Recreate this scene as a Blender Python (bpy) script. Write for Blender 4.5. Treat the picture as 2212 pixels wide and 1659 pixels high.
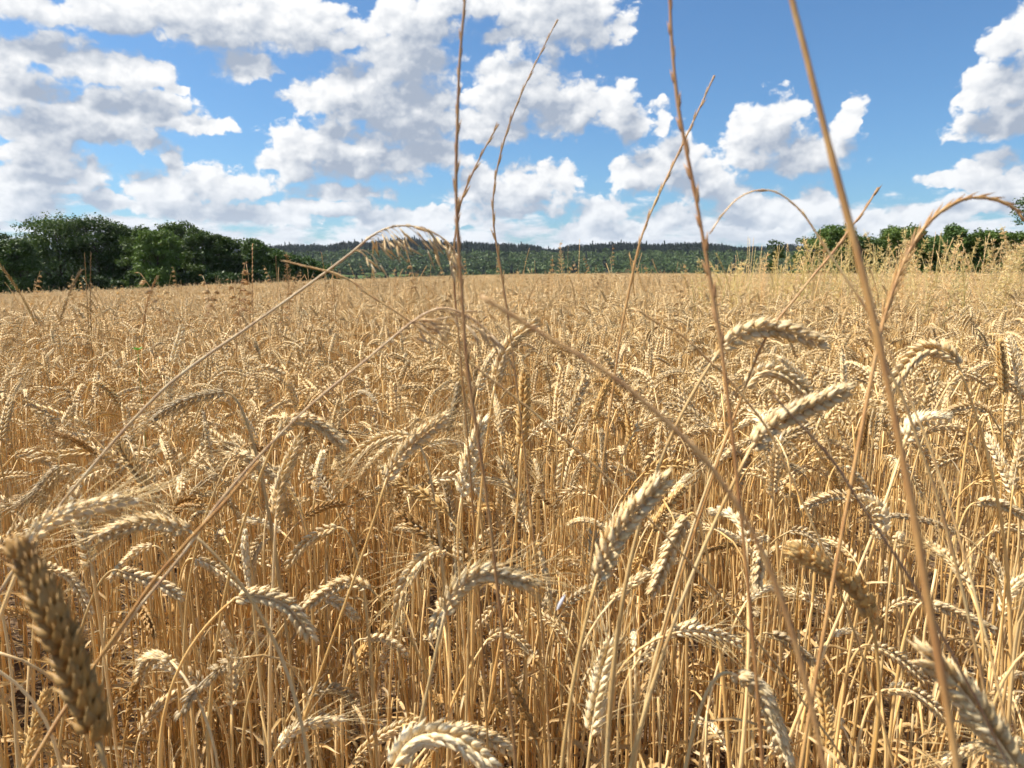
import bpy, math, random
import numpy as np
from mathutils import Matrix, Vector

for o in list(bpy.data.objects):
    bpy.data.objects.remove(o, do_unlink=True)
SC = bpy.context.scene
COL = SC.collection
R = math.radians

# ------------------------------------------------------------------ camera
CAM_Z = 0.95
PITCH = R(9.2)
FPX = 1475.0                      # focal length measured on a 2212 x 1659 copy of the photograph
cam_d = bpy.data.cameras.new('camera')
cam_d.lens = 24.0
cam_d.sensor_width = 36.0
cam_d.clip_start = 0.02
cam_d.clip_end = 8000
cam_d.dof.use_dof = True
cam_d.dof.focus_distance = 1.5
cam_d.dof.aperture_fstop = 11.5
cam = bpy.data.objects.new('camera', cam_d)
cam.location = (0, 0, CAM_Z)
cam.rotation_euler = (math.pi / 2 - PITCH, 0, 0)
COL.objects.link(cam)
SC.camera = cam

# ------------------------------------------------------------------ render settings
SC.view_settings.view_transform = 'Standard'
SC.view_settings.look = 'None'
SC.view_settings.gamma = 1.0
SC.view_settings.use_curve_mapping = False
SC.view_settings.exposure = 0.88
cy = SC.cycles
cy.max_bounces = 6
cy.diffuse_bounces = 4
cy.glossy_bounces = 2
cy.transmission_bounces = 3
cy.transparent_max_bounces = 4
cy.caustics_reflective = False
cy.caustics_refractive = False
cy.sample_clamp_indirect = 6.0
cy.use_adaptive_sampling = True
cy.adaptive_threshold = 0.035
cy.use_denoising = True

# ------------------------------------------------------------------ sun direction
SUN_EL = 57.0
SUN_AZ = -84.0      # degrees clockwise from the view direction (+Y); negative = left
sun_vec = Vector((math.sin(R(SUN_AZ)) * math.cos(R(SUN_EL)), math.cos(R(SUN_AZ)) * math.cos(R(SUN_EL)), math.sin(R(SUN_EL))))
sun_d = bpy.data.lights.new('sun', 'SUN')
sun_d.energy = 5.0
sun_d.angle = R(0.53)
sun_d.color = (1.0, 0.945, 0.85)
sun = bpy.data.objects.new('sun', sun_d)
sun.rotation_euler = (-sun_vec).to_track_quat('-Z', 'Y').to_euler()
COL.objects.link(sun)


def ray(x, y):
    """direction of the line of sight through pixel x, y of the 2212-wide copy; depth 1 along the view axis"""
    a = (x - 1106.0) / FPX
    b = (829.5 - y) / FPX
    return np.array([a, math.cos(PITCH) + b * math.sin(PITCH), -math.sin(PITCH) + b * math.cos(PITCH)])


def at(x, y, depth):
    return np.array([0, 0, CAM_Z]) + ray(x, y) * depth


def to_px(P):
    P = np.asarray(P, float) - np.array([0, 0, CAM_Z])
    d = P[..., 1] * math.cos(PITCH) - P[..., 2] * math.sin(PITCH)
    u = P[..., 1] * math.sin(PITCH) + P[..., 2] * math.cos(PITCH)
    return np.stack([1106 + FPX * P[..., 0] / d, 829.5 - FPX * u / d, d], -1)


# ------------------------------------------------------------------ world: Nishita sky with cumulus
CLOUDS = [  # x, y, half width, half height of each heap on the 2212-wide copy -> turned into sky directions
    (40, 5, 150, 45), (250, 20, 150, 55), (450, 35, 190, 62), (620, 55, 150, 55), (725, 88, 62, 26),
    (533, 140, 60, 30), (60, 112, 110, 34), (200, 132, 100, 46), (300, 165, 80, 30), (385, 193, 34, 14),
    (50, 190, 100, 44), (180, 235, 120, 46), (320, 240, 110, 40), (425, 262, 62, 24), (210, 288, 140, 36),
    (35, 275, 70, 36), (85, 322, 95, 30), (120, 372, 95, 42), (198, 358, 24, 20), (150, 408, 80, 16),
    (40, 400, 70, 22), (60, 445, 130, 30), (240, 440, 70, 20),
    (372, 352, 30, 34), (340, 405, 60, 32), (470, 400, 110, 42), (400, 448, 120, 34), (560, 465, 130, 26),
    (690, 212, 62, 38), (770, 210, 110, 60), (865, 125, 100, 80), (900, 50, 110, 60), (1000, 5, 130, 40),
    (880, 245, 130, 78), (690, 310, 105, 52), (790, 340, 140, 62), (625, 350, 66, 36), (930, 330, 90, 44),
    (740, 412, 95, 20), (690, 448, 95, 18),
    (1210, 40, 130, 78), (1340, 55, 36, 24), (1090, 78, 36, 14),
    (1130, 205, 120, 66), (1090, 165, 62, 38), (1235, 240, 100, 54), (1330, 232, 46, 44), (1365, 275, 36, 36), (1060, 270, 90, 44),
    (1120, 412, 112, 48), (1035, 400, 50, 44), (1215, 392, 42, 34), (1110, 455, 100, 20),
    (880, 485, 110, 30), (965, 472, 70, 20), (795, 465, 36, 30),
    (1428, 268, 26, 36), (1390, 375, 66, 46), (1345, 358, 32, 24), (1465, 335, 60, 40), (1520, 395, 70, 50),
    (1655, 290, 88, 62), (1690, 248, 56, 30), (1610, 335, 52, 40), (1745, 335, 100, 42), (1832, 258, 34, 36), (1805, 300, 26, 36),
    (1310, 462, 60, 34), (1290, 500, 90, 22), (1450, 470, 80, 36), (1575, 425, 54, 46), (1640, 465, 90, 34), (1735, 445, 76, 34), (1850, 478, 110, 22),
    (2172, 80, 56, 50), (2105, 205, 50, 44), (2180, 180, 70, 80), (2180, 265, 100, 44),
    (2125, 385, 56, 46), (2195, 405, 60, 36), (2035, 390, 46, 20), (2120, 440, 120, 34), (1995, 470, 90, 22),
]


def node(nt, kind, x=0, y=0, **kw):
    n = nt.nodes.new(kind)
    n.location = (x, y)
    for k, v in kw.items():
        setattr(n, k, v)
    return n


class NT:
    """little helper to wire node trees"""
    def __init__(s, tree):
        s.t = tree

    def put(s, sock, v):
        if v is None:
            return
        if hasattr(v, 'is_output'):
            s.t.links.new(v, sock)
        else:
            sock.default_value = v

    def math(s, op, a, b=None, c=None, clamp=False):
        n = s.t.nodes.new('ShaderNodeMath')
        n.operation = op
        n.use_clamp = clamp
        for i, v in enumerate((a, b, c)):
            if v is not None:
                s.put(n.inputs[i], v)
        return n.outputs[0]

    def vec(s, op, a, b=None, c=None, scale=None):
        n = s.t.nodes.new('ShaderNodeVectorMath')
        n.operation = op
        for i, v in enumerate((a, b, c)):
            if v is not None:
                s.put(n.inputs[i], v)
        if scale is not None:
            s.put(n.inputs['Scale'], scale)
        return n.outputs['Value'] if op in ('LENGTH', 'DOT_PRODUCT', 'DISTANCE') else n.outputs['Vector']

    def noise(s, v, scale, detail=4.0, rough=0.5, color=False, lac=2.0, dist=0.0):
        n = s.t.nodes.new('ShaderNodeTexNoise')
        s.put(n.inputs['Vector'], v)
        s.put(n.inputs['Scale'], scale)
        n.inputs['Detail'].default_value = detail
        n.inputs['Roughness'].default_value = rough
        n.inputs['Lacunarity'].default_value = lac
        n.inputs['Distortion'].default_value = dist
        return n.outputs['Color' if color else 'Fac']

    def smooth(s, v, lo, hi, a=0.0, b=1.0):
        n = s.t.nodes.new('ShaderNodeMapRange')
        n.interpolation_type = 'SMOOTHSTEP'
        s.put(n.inputs[0], v)
        for i, q in enumerate((lo, hi, a, b)):
            s.put(n.inputs[1 + i], q)
        return n.outputs[0]

    def mix(s, f, a, b, blend='MIX'):
        n = s.t.nodes.new('ShaderNodeMix')
        n.data_type = 'RGBA'
        n.blend_type = blend
        s.put(n.inputs[0], f)
        s.put(n.inputs[6], a)
        s.put(n.inputs[7], b)
        return n.outputs[2]


world = bpy.data.worlds.new('World')
SC.world = world
world.use_nodes = True
wt = world.node_tree
wt.nodes.clear()
W = NT(wt)
SKY_STRENGTH = 0.06
sky = node(wt, 'ShaderNodeTexSky', sky_type='NISHITA')
sky.sun_disc = False
sky.sun_elevation = R(SUN_EL)
sky.sun_rotation = R(SUN_AZ)
sky.altitude = 100
sky.air_density = 1.0
sky.dust_density = 0.9
sky.ozone_density = 2.2
tc = node(wt, 'ShaderNodeTexCoord')
dirv = tc.outputs['Generated']
sep = node(wt, 'ShaderNodeSeparateXYZ')
wt.links.new(dirv, sep.inputs[0])
sky_col = W.mix(1.0, sky.outputs[0], (0.74, 1.07, 1.31, 1), 'MULTIPLY')


def build_cloud_group():
    g = bpy.data.node_groups.new('cumulus_field', 'ShaderNodeTree')
    g.interface.new_socket('Direction', in_out='INPUT', socket_type='NodeSocketVector')
    g.interface.new_socket('Distance', in_out='OUTPUT', socket_type='NodeSocketFloat')
    G = NT(g)
    gi = g.nodes.new('NodeGroupInput')
    go = g.nodes.new('NodeGroupOutput')
    d = gi.outputs[0]
    acc = None
    for (x, y, rx, ry) in CLOUDS:
        ry *= 1.30                     # the underside is flattened below, so start taller and lower
        c = ray(x, y + 0.16 * ry)
        k = np.linalg.norm(c)
        c = c / k
        a = rx / FPX / k * 1.06
        b = ry / FPX / k * 1.06
        sc = np.array([1 / a, 1 / a, 1 / b])
        q = G.vec('MULTIPLY_ADD', d, tuple(sc), tuple(-c * sc))
        # flatter underside: heights below the centre count almost double
        ab = G.vec('MULTIPLY', G.vec('ABSOLUTE', q), (1.0, 1.0, 1.4))
        l = G.vec('LENGTH', G.vec('MULTIPLY_ADD', q, (0.0, 0.0, -0.4), ab))
        acc = l if acc is None else G.math('SMOOTH_MIN', acc, l, 0.22)
    g.links.new(acc, go.inputs[0])
    return g


cgroup = build_cloud_group()


def cloud_at(vec):
    n = wt.nodes.new('ShaderNodeGroup')
    n.node_tree = cgroup
    W.put(n.inputs[0], vec)
    return n.outputs[0]


def cloud_colour(light, elev):
    """white sunlit heaps, blue-grey undersides, thinning into the pale air at the horizon"""
    lit = W.mix(light, (3.7, 4.3, 5.3, 1), (9.2, 9.25, 9.3, 1))
    air = W.smooth(elev, 0.0, 0.16, 0.45, 0.0)
    return W.mix(air, lit, (6.3, 7.3, 8.5, 1))


# the part of the sky round the view: heaps whose place is known
warp = W.vec('SUBTRACT', W.noise(dirv, 16.0, 3.0, 0.55, color=True), (0.5, 0.5, 0.5))
dw = W.vec('MULTIPLY_ADD', warp, (0.050, 0.050, 0.030), dirv)
warp2 = W.vec('SUBTRACT', W.noise(dirv, 55.0, 2.0, 0.5, color=True), (0.5, 0.5, 0.5))
dw = W.vec('MULTIPLY_ADD', warp2, (0.014, 0.014, 0.012), dw)
fld = cloud_at(dw)
stretch = W.vec('MULTIPLY', dirv, (1.0, 1.0, 1.35))
fb = W.noise(stretch, 30.0, 6.0, 0.52)


def puffs(v, scale, detail):
    n = wt.nodes.new('ShaderNodeTexVoronoi')
    n.feature = 'SMOOTH_F1'
    n.inputs['Smoothness'].default_value = 0.35
    n.inputs['Scale'].default_value = scale
    n.inputs['Detail'].default_value = detail
    n.inputs['Roughness'].default_value = 0.55
    W.put(n.inputs['Vector'], v)
    return W.math('SUBTRACT', 0.42, n.outputs['Distance'])


pf = puffs(W.vec('MULTIPLY_ADD', warp2, (0.02, 0.02, 0.02), stretch), 30.0, 3.0)
den = W.math('ADD', W.math('SUBTRACT', 1.0, fld), W.math('MULTIPLY', W.math('SUBTRACT', fb, 0.5), 1.0))
den = W.math('ADD', W.math('ADD', den, 0.45), W.math('MULTIPLY', pf, 0.55))
sunstep = (-0.018, 0.0, 0.034)
fld2 = cloud_at(W.vec('ADD', dw, sunstep))
fb2 = W.noise(W.vec('ADD', stretch, (-0.008, 0.0, 0.016)), 30.0, 4.0, 0.52)
den2 = W.math('ADD', W.math('SUBTRACT', 1.0, fld2), W.math('MULTIPLY', W.math('SUBTRACT', fb2, 0.5), 0.55))
pf2 = puffs(W.vec('MULTIPLY_ADD', warp2, (0.02, 0.02, 0.02), W.vec('ADD', stretch, (-0.006, 0.0, 0.010))), 30.0, 1.0)
relief = W.math('ADD', W.math('MULTIPLY', W.math('SUBTRACT', fb, fb2), 0.9), W.math('MULTIPLY', W.math('SUBTRACT', pf, pf2), 0.5))
lightf = W.math('ADD', W.smooth(den2, -0.42, 1.0, 1.08, 0.0), relief, clamp=True)
alpha = W.smooth(den, -0.03, W.math('MULTIPLY_ADD', lightf, -0.36, 0.58))
# low streaky cloud banks over the horizon
bank_v = W.vec('MULTIPLY', dirv, (1.0, 1.0, 3.2))
bank = W.noise(bank_v, 11.0, 6.0, 0.6)
bank_hi = W.smooth(sep.outputs[2], 0.03, 0.15, 0.09, -0.30)
bank_a = W.smooth(W.math('ADD', bank, bank_hi), 0.42, 0.58)
bank_l = W.smooth(W.noise(W.vec('ADD', bank_v, (-0.02, 0, 0.05)), 11.0, 5.0, 0.6), 0.40, 0.66, 1.0, 0.35)
col_bank = W.mix(bank_a, sky_col, cloud_colour(bank_l, sep.outputs[2]))
front_col = W.mix(alpha, col_bank, cloud_colour(lightf, sep.outputs[2]))
bg_front = node(wt, 'ShaderNodeBackground')
wt.links.new(front_col, bg_front.inputs[0])
bg_front.inputs[1].default_value = SKY_STRENGTH
# the rest of the sky goes on with scattered heaps of the same kind
far_v = W.vec('MULTIPLY', dirv, (1.0, 1.0, 1.9))
cov = W.noise(far_v, 3.6, 6.0, 0.52)
cov_a = W.smooth(cov, 0.50, 0.60)
cov_l = W.smooth(W.noise(W.vec('ADD', far_v, (-0.03, 0.0, 0.08)), 3.6, 4.0, 0.52), 0.46, 0.66, 1.0, 0.15)
rest_col = W.mix(cov_a, col_bank, cloud_colour(cov_l, sep.outputs[2]))
bg_rest = node(wt, 'ShaderNodeBackground')
wt.links.new(rest_col, bg_rest.inputs[0])
bg_rest.inputs[1].default_value = SKY_STRENGTH
az = W.math('DIVIDE', W.math('ABSOLUTE', sep.outputs[0]), W.math('MAXIMUM', sep.outputs[1], 0.001))
inside = W.math('MULTIPLY', W.math('LESS_THAN', az, 0.90), W.math('LESS_THAN', sep.outputs[2], 0.40))
mixw = node(wt, 'ShaderNodeMixShader')
wt.links.new(inside, mixw.inputs[0])
wt.links.new(bg_rest.outputs[0], mixw.inputs[1])
wt.links.new(bg_front.outputs[0], mixw.inputs[2])
wout = node(wt, 'ShaderNodeOutputWorld')
wt.links.new(mixw.outputs[0], wout.inputs[0])
world.cycles.sampling_method = 'MANUAL'
world.cycles.sample_map_resolution = 512


# ------------------------------------------------------------------ materials
def new_mat(name):
    m = bpy.data.materials.new(name)
    m.use_nodes = True
    nt = m.node_tree
    nt.nodes.clear()
    return m, NT(nt)


def finish(m, M, col, rough=0.6, spec=0.3, trans=0.0, trans_col=None, bump=None, bump_str=0.3, bump_dist=0.001, sheen=0.0):
    nt = M.t
    b = node(nt, 'ShaderNodeBsdfPrincipled')
    M.put(b.inputs['Base Color'], col)
    M.put(b.inputs['Roughness'], rough)
    b.inputs['Specular IOR Level'].default_value = spec
    if bump is not None:
        bn = node(nt, 'ShaderNodeBump')
        bn.inputs['Strength'].default_value = bump_str
        bn.inputs['Distance'].default_value = bump_dist
        M.put(bn.inputs['Height'], bump)
        nt.links.new(bn.outputs[0], b.inputs['Normal'])
    out = node(nt, 'ShaderNodeOutputMaterial')
    if trans > 0:
        t = node(nt, 'ShaderNodeBsdfTranslucent')
        M.put(t.inputs['Color'], trans_col if trans_col is not None else col)
        mx = node(nt, 'ShaderNodeMixShader')
        mx.inputs[0].default_value = trans
        nt.links.new(b.outputs[0], mx.inputs[1])
        nt.links.new(t.outputs[0], mx.inputs[2])
        nt.links.new(mx.outputs[0], out.inputs[0])
    else:
        nt.links.new(b.outputs[0], out.inputs[0])
    return m


def plant_mat(name, c1, c2, nscale, rough, spec, trans, vary=0.22, stretch=(1, 1, 1), third=None, bump=0.0, island=0.16, specks=0.0):
    m, M = new_mat(name)
    tcn = node(M.t, 'ShaderNodeTexCoord')
    oi = node(M.t, 'ShaderNodeObjectInfo')
    v = M.vec('MULTIPLY', tcn.outputs['Object'], stretch)
    rndv = node(M.t, 'ShaderNodeCombineXYZ')
    M.put(rndv.inputs[0], M.math('MULTIPLY', oi.outputs['Random'], 37.0))
    M.put(rndv.inputs[1], M.math('MULTIPLY', oi.outputs['Random'], 11.0))
    v = M.vec('ADD', v, rndv.outputs[0])
    geo = node(M.t, 'ShaderNodeNewGeometry')
    isl = geo.outputs['Random Per Island']
    n = M.noise(v, nscale, 4.0, 0.6)
    f = M.smooth(n, 0.35, 0.68)
    col = M.mix(f, c1, c2)
    if third is not None:
        n2 = M.noise(v, nscale * 0.23, 2.0, 0.5)
        col = M.mix(M.smooth(n2, 0.52, 0.72), col, third)
    val = M.math('MULTIPLY_ADD', oi.outputs['Random'], 2 * vary, 1.0 - vary)
    val = M.math('MULTIPLY', val, M.math('MULTIPLY_ADD', isl, island, 1.0 - island * 0.5))
    if specks:
        sp = M.smooth(M.noise(v, nscale * 2.7, 2.0, 0.5), 0.63, 0.72)
        col = M.mix(M.math('MULTIPLY', sp, specks), col, (0.20, 0.13, 0.07, 1))
    comb = node(M.t, 'ShaderNodeCombineXYZ')
    r2 = M.math('FRACT', M.math('MULTIPLY_ADD', oi.outputs['Random'], 91.7, M.math('MULTIPLY', isl, 0.6)))
    M.put(comb.inputs[0], val)
    M.put(comb.inputs[1], M.math('MULTIPLY', val, M.math('MULTIPLY_ADD', r2, 0.10, 0.95)))
    M.put(comb.inputs[2], M.math('MULTIPLY', val, M.math('MULTIPLY_ADD', r2, 0.34, 0.83)))
    col = M.mix(1.0, col, comb.outputs[0], 'MULTIPLY')
    col = M.mix(1.0, col, oi.outputs['Color'], 'MULTIPLY')
    return finish(m, M, col, rough, spec, trans, bump=n if bump else None, bump_str=bump, bump_dist=0.0006)


MAT = {}
MAT['stalk'] = plant_mat('straw_stalk', (0.75, 0.515, 0.215, 1), (0.65, 0.395, 0.14, 1), 60, 0.40, 0.45, 0.16, 0.20, (1, 1, 0.12), third=(0.74, 0.55, 0.28, 1), island=0.34, specks=0.35)
MAT['ear'] = plant_mat('wheat_chaff', (0.80, 0.63, 0.36, 1), (0.73, 0.53, 0.26, 1), 330, 0.5, 0.32, 0.24, 0.12, third=(0.60, 0.40, 0.17, 1), bump=0.6, island=0.20, specks=0.45)
MAT['awn'] = plant_mat('wheat_awn', (0.62, 0.45, 0.21, 1), (0.52, 0.34, 0.13, 1), 90, 0.45, 0.4, 0.15, 0.15)
MAT['leaf'] = plant_mat('dry_leaf', (0.58, 0.40, 0.18, 1), (0.42, 0.25, 0.09, 1), 90, 0.55, 0.3, 0.25, 0.25, (1, 1, 0.3), third=(0.62, 0.50, 0.30, 1))
MAT['grass'] = plant_mat('dry_grass', (0.52, 0.35, 0.16, 1), (0.38, 0.22, 0.105, 1), 220, 0.45, 0.4, 0.08, 0.15, (1, 1, 0.12), third=(0.56, 0.43, 0.23, 1), bump=0.4, specks=0.4)
MAT['seed'] = plant_mat('grass_seed_head', (0.56, 0.42, 0.23, 1), (0.44, 0.30, 0.15, 1), 160, 0.5, 0.35, 0.35, 0.15)


def soil_mat():
    m, M = new_mat('stony_soil')
    g = node(M.t, 'ShaderNodeNewGeometry')
    p = g.outputs['Position']
    a = M.noise(p, 9.0, 8.0, 0.65)
    b = M.noise(p, 70.0, 5.0, 0.6)
    col = M.mix(M.smooth(a, 0.35, 0.7), (0.105, 0.065, 0.038, 1), (0.20, 0.135, 0.082, 1))
    col = M.mix(M.smooth(b, 0.55, 0.75), col, (0.30, 0.22, 0.13, 1))
    return finish(m, M, col, 0.95, 0.1, bump=M.math('ADD', a, M.math('MULTIPLY', b, 0.5)), bump_str=1.0, bump_dist=0.03)


def meadow_mat():
    m, M = new_mat('meadow')
    g = node(M.t, 'ShaderNodeNewGeometry')
    p = g.outputs['Position']
    a = M.noise(p, 0.02, 6.0, 0.6)
    b = M.noise(p, 0.4, 5.0, 0.6)
    col = M.mix(M.smooth(a, 0.35, 0.65), (0.045, 0.075, 0.02, 1), (0.09, 0.12, 0.035, 1))
    col = M.mix(M.smooth(b, 0.5, 0.8), col, (0.03, 0.055, 0.015, 1))
    return finish(m, M, col, 0.9, 0.1)


MAT['soil'] = soil_mat()
MAT['meadow'] = meadow_mat()


def leaf_mat(name, c1, c2, scale, trans=0.22, vary=0.2):
    m, M = new_mat(name)
    g = node(M.t, 'ShaderNodeNewGeometry')
    oi = node(M.t, 'ShaderNodeObjectInfo')
    n = M.noise(g.outputs['Position'], scale, 3.0, 0.6)
    rnd = g.outputs['Random Per Island']
    f = M.math('ADD', M.math('MULTIPLY', rnd, 0.5), M.math('MULTIPLY', M.smooth(n, 0.3, 0.7), 0.5))
    col = M.mix(f, c1, c2)
    val = M.math('MULTIPLY_ADD', oi.outputs['Random'], 2 * vary, 1.0 - vary)
    vv = node(M.t, 'ShaderNodeCombineXYZ')
    for i in range(3):
        M.put(vv.inputs[i], val)
    col = M.mix(1.0, col, vv.outputs[0], 'MULTIPLY')
    col = M.mix(1.0, col, oi.outputs['Color'], 'MULTIPLY')
    return finish(m, M, col, 0.55, 0.25, trans)


MAT['foliage'] = leaf_mat('broadleaf_foliage', (0.055, 0.088, 0.022, 1), (0.120, 0.165, 0.042, 1), 0.6)
MAT['far_broadleaf'] = leaf_mat('far_broadleaf_foliage', (0.060, 0.100, 0.028, 1), (0.115, 0.155, 0.048, 1), 0.02, 0.1, 0.3)
MAT['far_conifer_shadowed'] = leaf_mat('far_conifer_shadowed_foliage', (0.017, 0.034, 0.023, 1), (0.030, 0.052, 0.031, 1), 0.02, 0.05, 0.3)  # cloud shadow over the ridge is darkened into this fir green


def bark_mat():
    m, M = new_mat('bark')
    g = node(M.t, 'ShaderNodeNewGeometry')
    n = M.noise(M.vec('MULTIPLY', g.outputs['Position'], (1, 1, 0.2)), 6.0, 5.0, 0.6)
    col = M.mix(n, (0.05, 0.04, 0.03, 1), (0.13, 0.10, 0.075, 1))
    return finish(m, M, col, 0.9, 0.1, bump=n, bump_str=0.6, bump_dist=0.03)


MAT['bark'] = bark_mat()
m_, M_ = new_mat('green_leaf')
MAT['green'] = finish(m_, M_, (0.12, 0.26, 0.03, 1), 0.5, 0.3, 0.3)
m_, M_ = new_mat('white_husk')
MAT['white'] = finish(m_, M_, (0.82, 0.82, 0.84, 1), 0.5, 0.3, 0.2)


# ------------------------------------------------------------------ mesh helpers
def mesh_np(name, V, F, mats, midx=None, smooth=True):
    """V (n,3); F list of (m,3) or (m,4) int arrays"""
    me = bpy.data.meshes.new(name)
    V = np.asarray(V, np.float32)
    F = [np.asarray(f, np.int32) for f in F if len(f)]
    nl = sum(f.size for f in F)
    npoly = sum(len(f) for f in F)
    me.vertices.add(len(V))
    me.vertices.foreach_set('co', V.ravel())
    me.loops.add(nl)
    me.loops.foreach_set('vertex_index', np.concatenate([f.ravel() for f in F]))
    me.polygons.add(npoly)
    tot = np.concatenate([np.full(len(f), f.shape[1], np.int32) for f in F])
    st = np.concatenate([[0], np.cumsum(tot)[:-1]]).astype(np.int32)
    me.polygons.foreach_set('loop_start', st)
    try:
        me.polygons.foreach_set('loop_total', tot)
    except Exception:
        pass
    if midx is not None:
        me.polygons.foreach_set('material_index', np.concatenate([np.asarray(q, np.int32) for q in midx]))
    me.polygons.foreach_set('use_smooth', np.full(npoly, smooth))
    for m in (mats if isinstance(mats, (list, tuple)) else [mats]):
        me.materials.append(m)
    me.update(calc_edges=True)
    return me


class MB:
    """collects pieces into one mesh"""
    def __init__(s):
        s.V, s.F3, s.F4, s.M3, s.M4, s.n = [], [], [], [], [], 0

    def add(s, V, F3=None, F4=None, m=0):
        V = np.asarray(V, float)
        s.V.append(V)
        if F3 is not None and len(F3):
            s.F3.append(np.asarray(F3) + s.n)
            s.M3.append(np.full(len(F3), m))
        if F4 is not None and len(F4):
            s.F4.append(np.asarray(F4) + s.n)
            s.M4.append(np.full(len(F4), m))
        s.n += len(V)

    def mesh(s, name, mats, smooth=True):
        F, M = [], []
        if s.F3:
            F.append(np.concatenate(s.F3)); M.append(np.concatenate(s.M3))
        if s.F4:
            F.append(np.concatenate(s.F4)); M.append(np.concatenate(s.M4))
        return mesh_np(name, np.concatenate(s.V), F, mats, M, smooth)


def unit(v):
    v = np.asarray(v, float)
    return v / (np.linalg.norm(v, axis=-1, keepdims=True) + 1e-12)


def frames(P):
    P = np.asarray(P, float)
    T = unit(np.gradient(P, axis=0))
    a = np.array([0.3, 0.9, 0.1]) if abs(T[0][2]) > 0.8 else np.array([0, 0, 1.0])
    N = [unit(np.cross(T[0], a))]
    for i in range(1, len(P)):
        n = N[-1] - T[i] * np.dot(N[-1], T[i])
        N.append(unit(n))
    N = np.array(N)
    return T, N, np.cross(T, N)


def tube(P, rad, sides=6, flat=1.0):
    P = np.asarray(P, float)
    rad = np.broadcast_to(np.asarray(rad, float), (len(P),))
    T, N, B = frames(P)
    a = np.arange(sides) / sides * 2 * np.pi
    V = P[:, None] + rad[:, None, None] * (N[:, None] * np.cos(a)[None, :, None] + B[:, None] * np.sin(a)[None, :, None] * flat)
    k = len(P)
    i, j = np.meshgrid(np.arange(k - 1), np.arange(sides), indexing='ij')
    i, j = i.ravel(), j.ravel()
    j2 = (j + 1) % sides
    F = np.stack([i * sides + j, i * sides + j2, (i + 1) * sides + j2, (i + 1) * sides + j], -1)
    cap = [[(k - 1) * sides + 0, (k - 1) * sides + q, (k - 1) * sides + q + 1] for q in range(1, sides - 1)]
    return V.reshape(-1, 3), np.array(cap), F


def ribbon(P, width, side, fold=0.25, mid=True):
    """a strip along P; side = (k,3) width directions; slightly folded along its midrib"""
    P = np.asarray(P, float)
    T = unit(np.gradient(P, axis=0))
    side = unit(side - T * np.sum(side * T, -1, keepdims=True))
    Nn = np.cross(T, side)
    w = np.asarray(width)[:, None] * 0.5
    L = P - side * w
    C = P - Nn * w * fold * 2
    Rr = P + side * w
    V = np.stack([L, C, Rr], 1).reshape(-1, 3)
    F = []
    for i in range(len(P) - 1):
        a = i * 3
        F += [[a, a + 1, a + 4, a + 3], [a + 1, a + 2, a + 5, a + 4]]
    return V, None, np.array(F)


def resample(P, n):
    P = np.asarray(P, float)
    s = np.concatenate([[0], np.cumsum(np.linalg.norm(np.diff(P, axis=0), axis=1))])
    t = np.linspace(0, s[-1], n)
    return np.stack([np.interp(t, s, P[:, i]) for i in range(P.shape[1])], -1)


def spline(P, n=24):
    """Catmull-Rom through the points, evenly resampled"""
    P = np.asarray(P, float)
    if len(P) == 2:
        return resample(P, n)
    Q = np.vstack([2 * P[0] - P[1], P, 2 * P[-1] - P[-2]])
    out = []
    for i in range(1, len(Q) - 2):
        t = np.linspace(0, 1, 14, endpoint=False)[:, None]
        a, b, c, d = Q[i - 1], Q[i], Q[i + 1], Q[i + 2]
        out.append(0.5 * (2 * b + (c - a) * t + (2 * a - 5 * b + 4 * c - d) * t ** 2 + (3 * b - a - 3 * c + d) * t ** 3))
    out.append(P[-1][None])
    return resample(np.vstack(out), n)


def bezier(a, b, c, d, n):
    t = np.linspace(0, 1, n)[:, None]
    return a * (1 - t) ** 3 + 3 * b * t * (1 - t) ** 2 + 3 * c * t ** 2 * (1 - t) + d * t ** 3


def add_obj(name, me, parent=None, mat4=None, color=None):
    o = bpy.data.objects.new(name, me)
    COL.objects.link(o)
    if parent is not None:
        o.parent = parent
    if mat4 is not None:
        o.matrix_basis = mat4
    if color is not None:
        o.color = color
    return o


def empty(name, loc):
    o = bpy.data.objects.new(name, None)
    o.empty_display_size = 0.02
    o.location = loc
    COL.objects.link(o)
    return o


def tag(o, label=None, cat=None, group=None, kind=None):
    if label: o['label'] = label
    if cat: o['category'] = cat
    if group: o['group'] = group
    if kind: o['kind'] = kind
    elif cat: o['kind'] = 'thing'
    return o


# ------------------------------------------------------------------ ground
rg = np.random.default_rng(7)


def vnoise(x, y, seed=0):
    """cheap smooth value noise for terrain"""
    x = np.asarray(x, float); y = np.asarray(y, float)
    xi = np.floor(x).astype(np.int64); yi = np.floor(y).astype(np.int64)
    fx = x - xi; fy = y - yi
    fx = fx * fx * (3 - 2 * fx); fy = fy * fy * (3 - 2 * fy)

    def h(a, b):
        n = (a * 374761393 + b * 668265263 + seed * 1442695041) & 0x7fffffff
        n = ((n ^ (n >> 13)) * 1274126177) & 0x7fffffff
        return ((n ^ (n >> 16)) & 0xffff) / 65535.0
    return (h(xi, yi) * (1 - fx) + h(xi + 1, yi) * fx) * (1 - fy) + (h(xi, yi + 1) * (1 - fx) + h(xi + 1, yi + 1) * fx) * fy


def sstep(a, b, x):
    t = np.clip((np.asarray(x, float) - a) / (b - a), 0, 1)
    return t * t * (3 - 2 * t)


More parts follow.
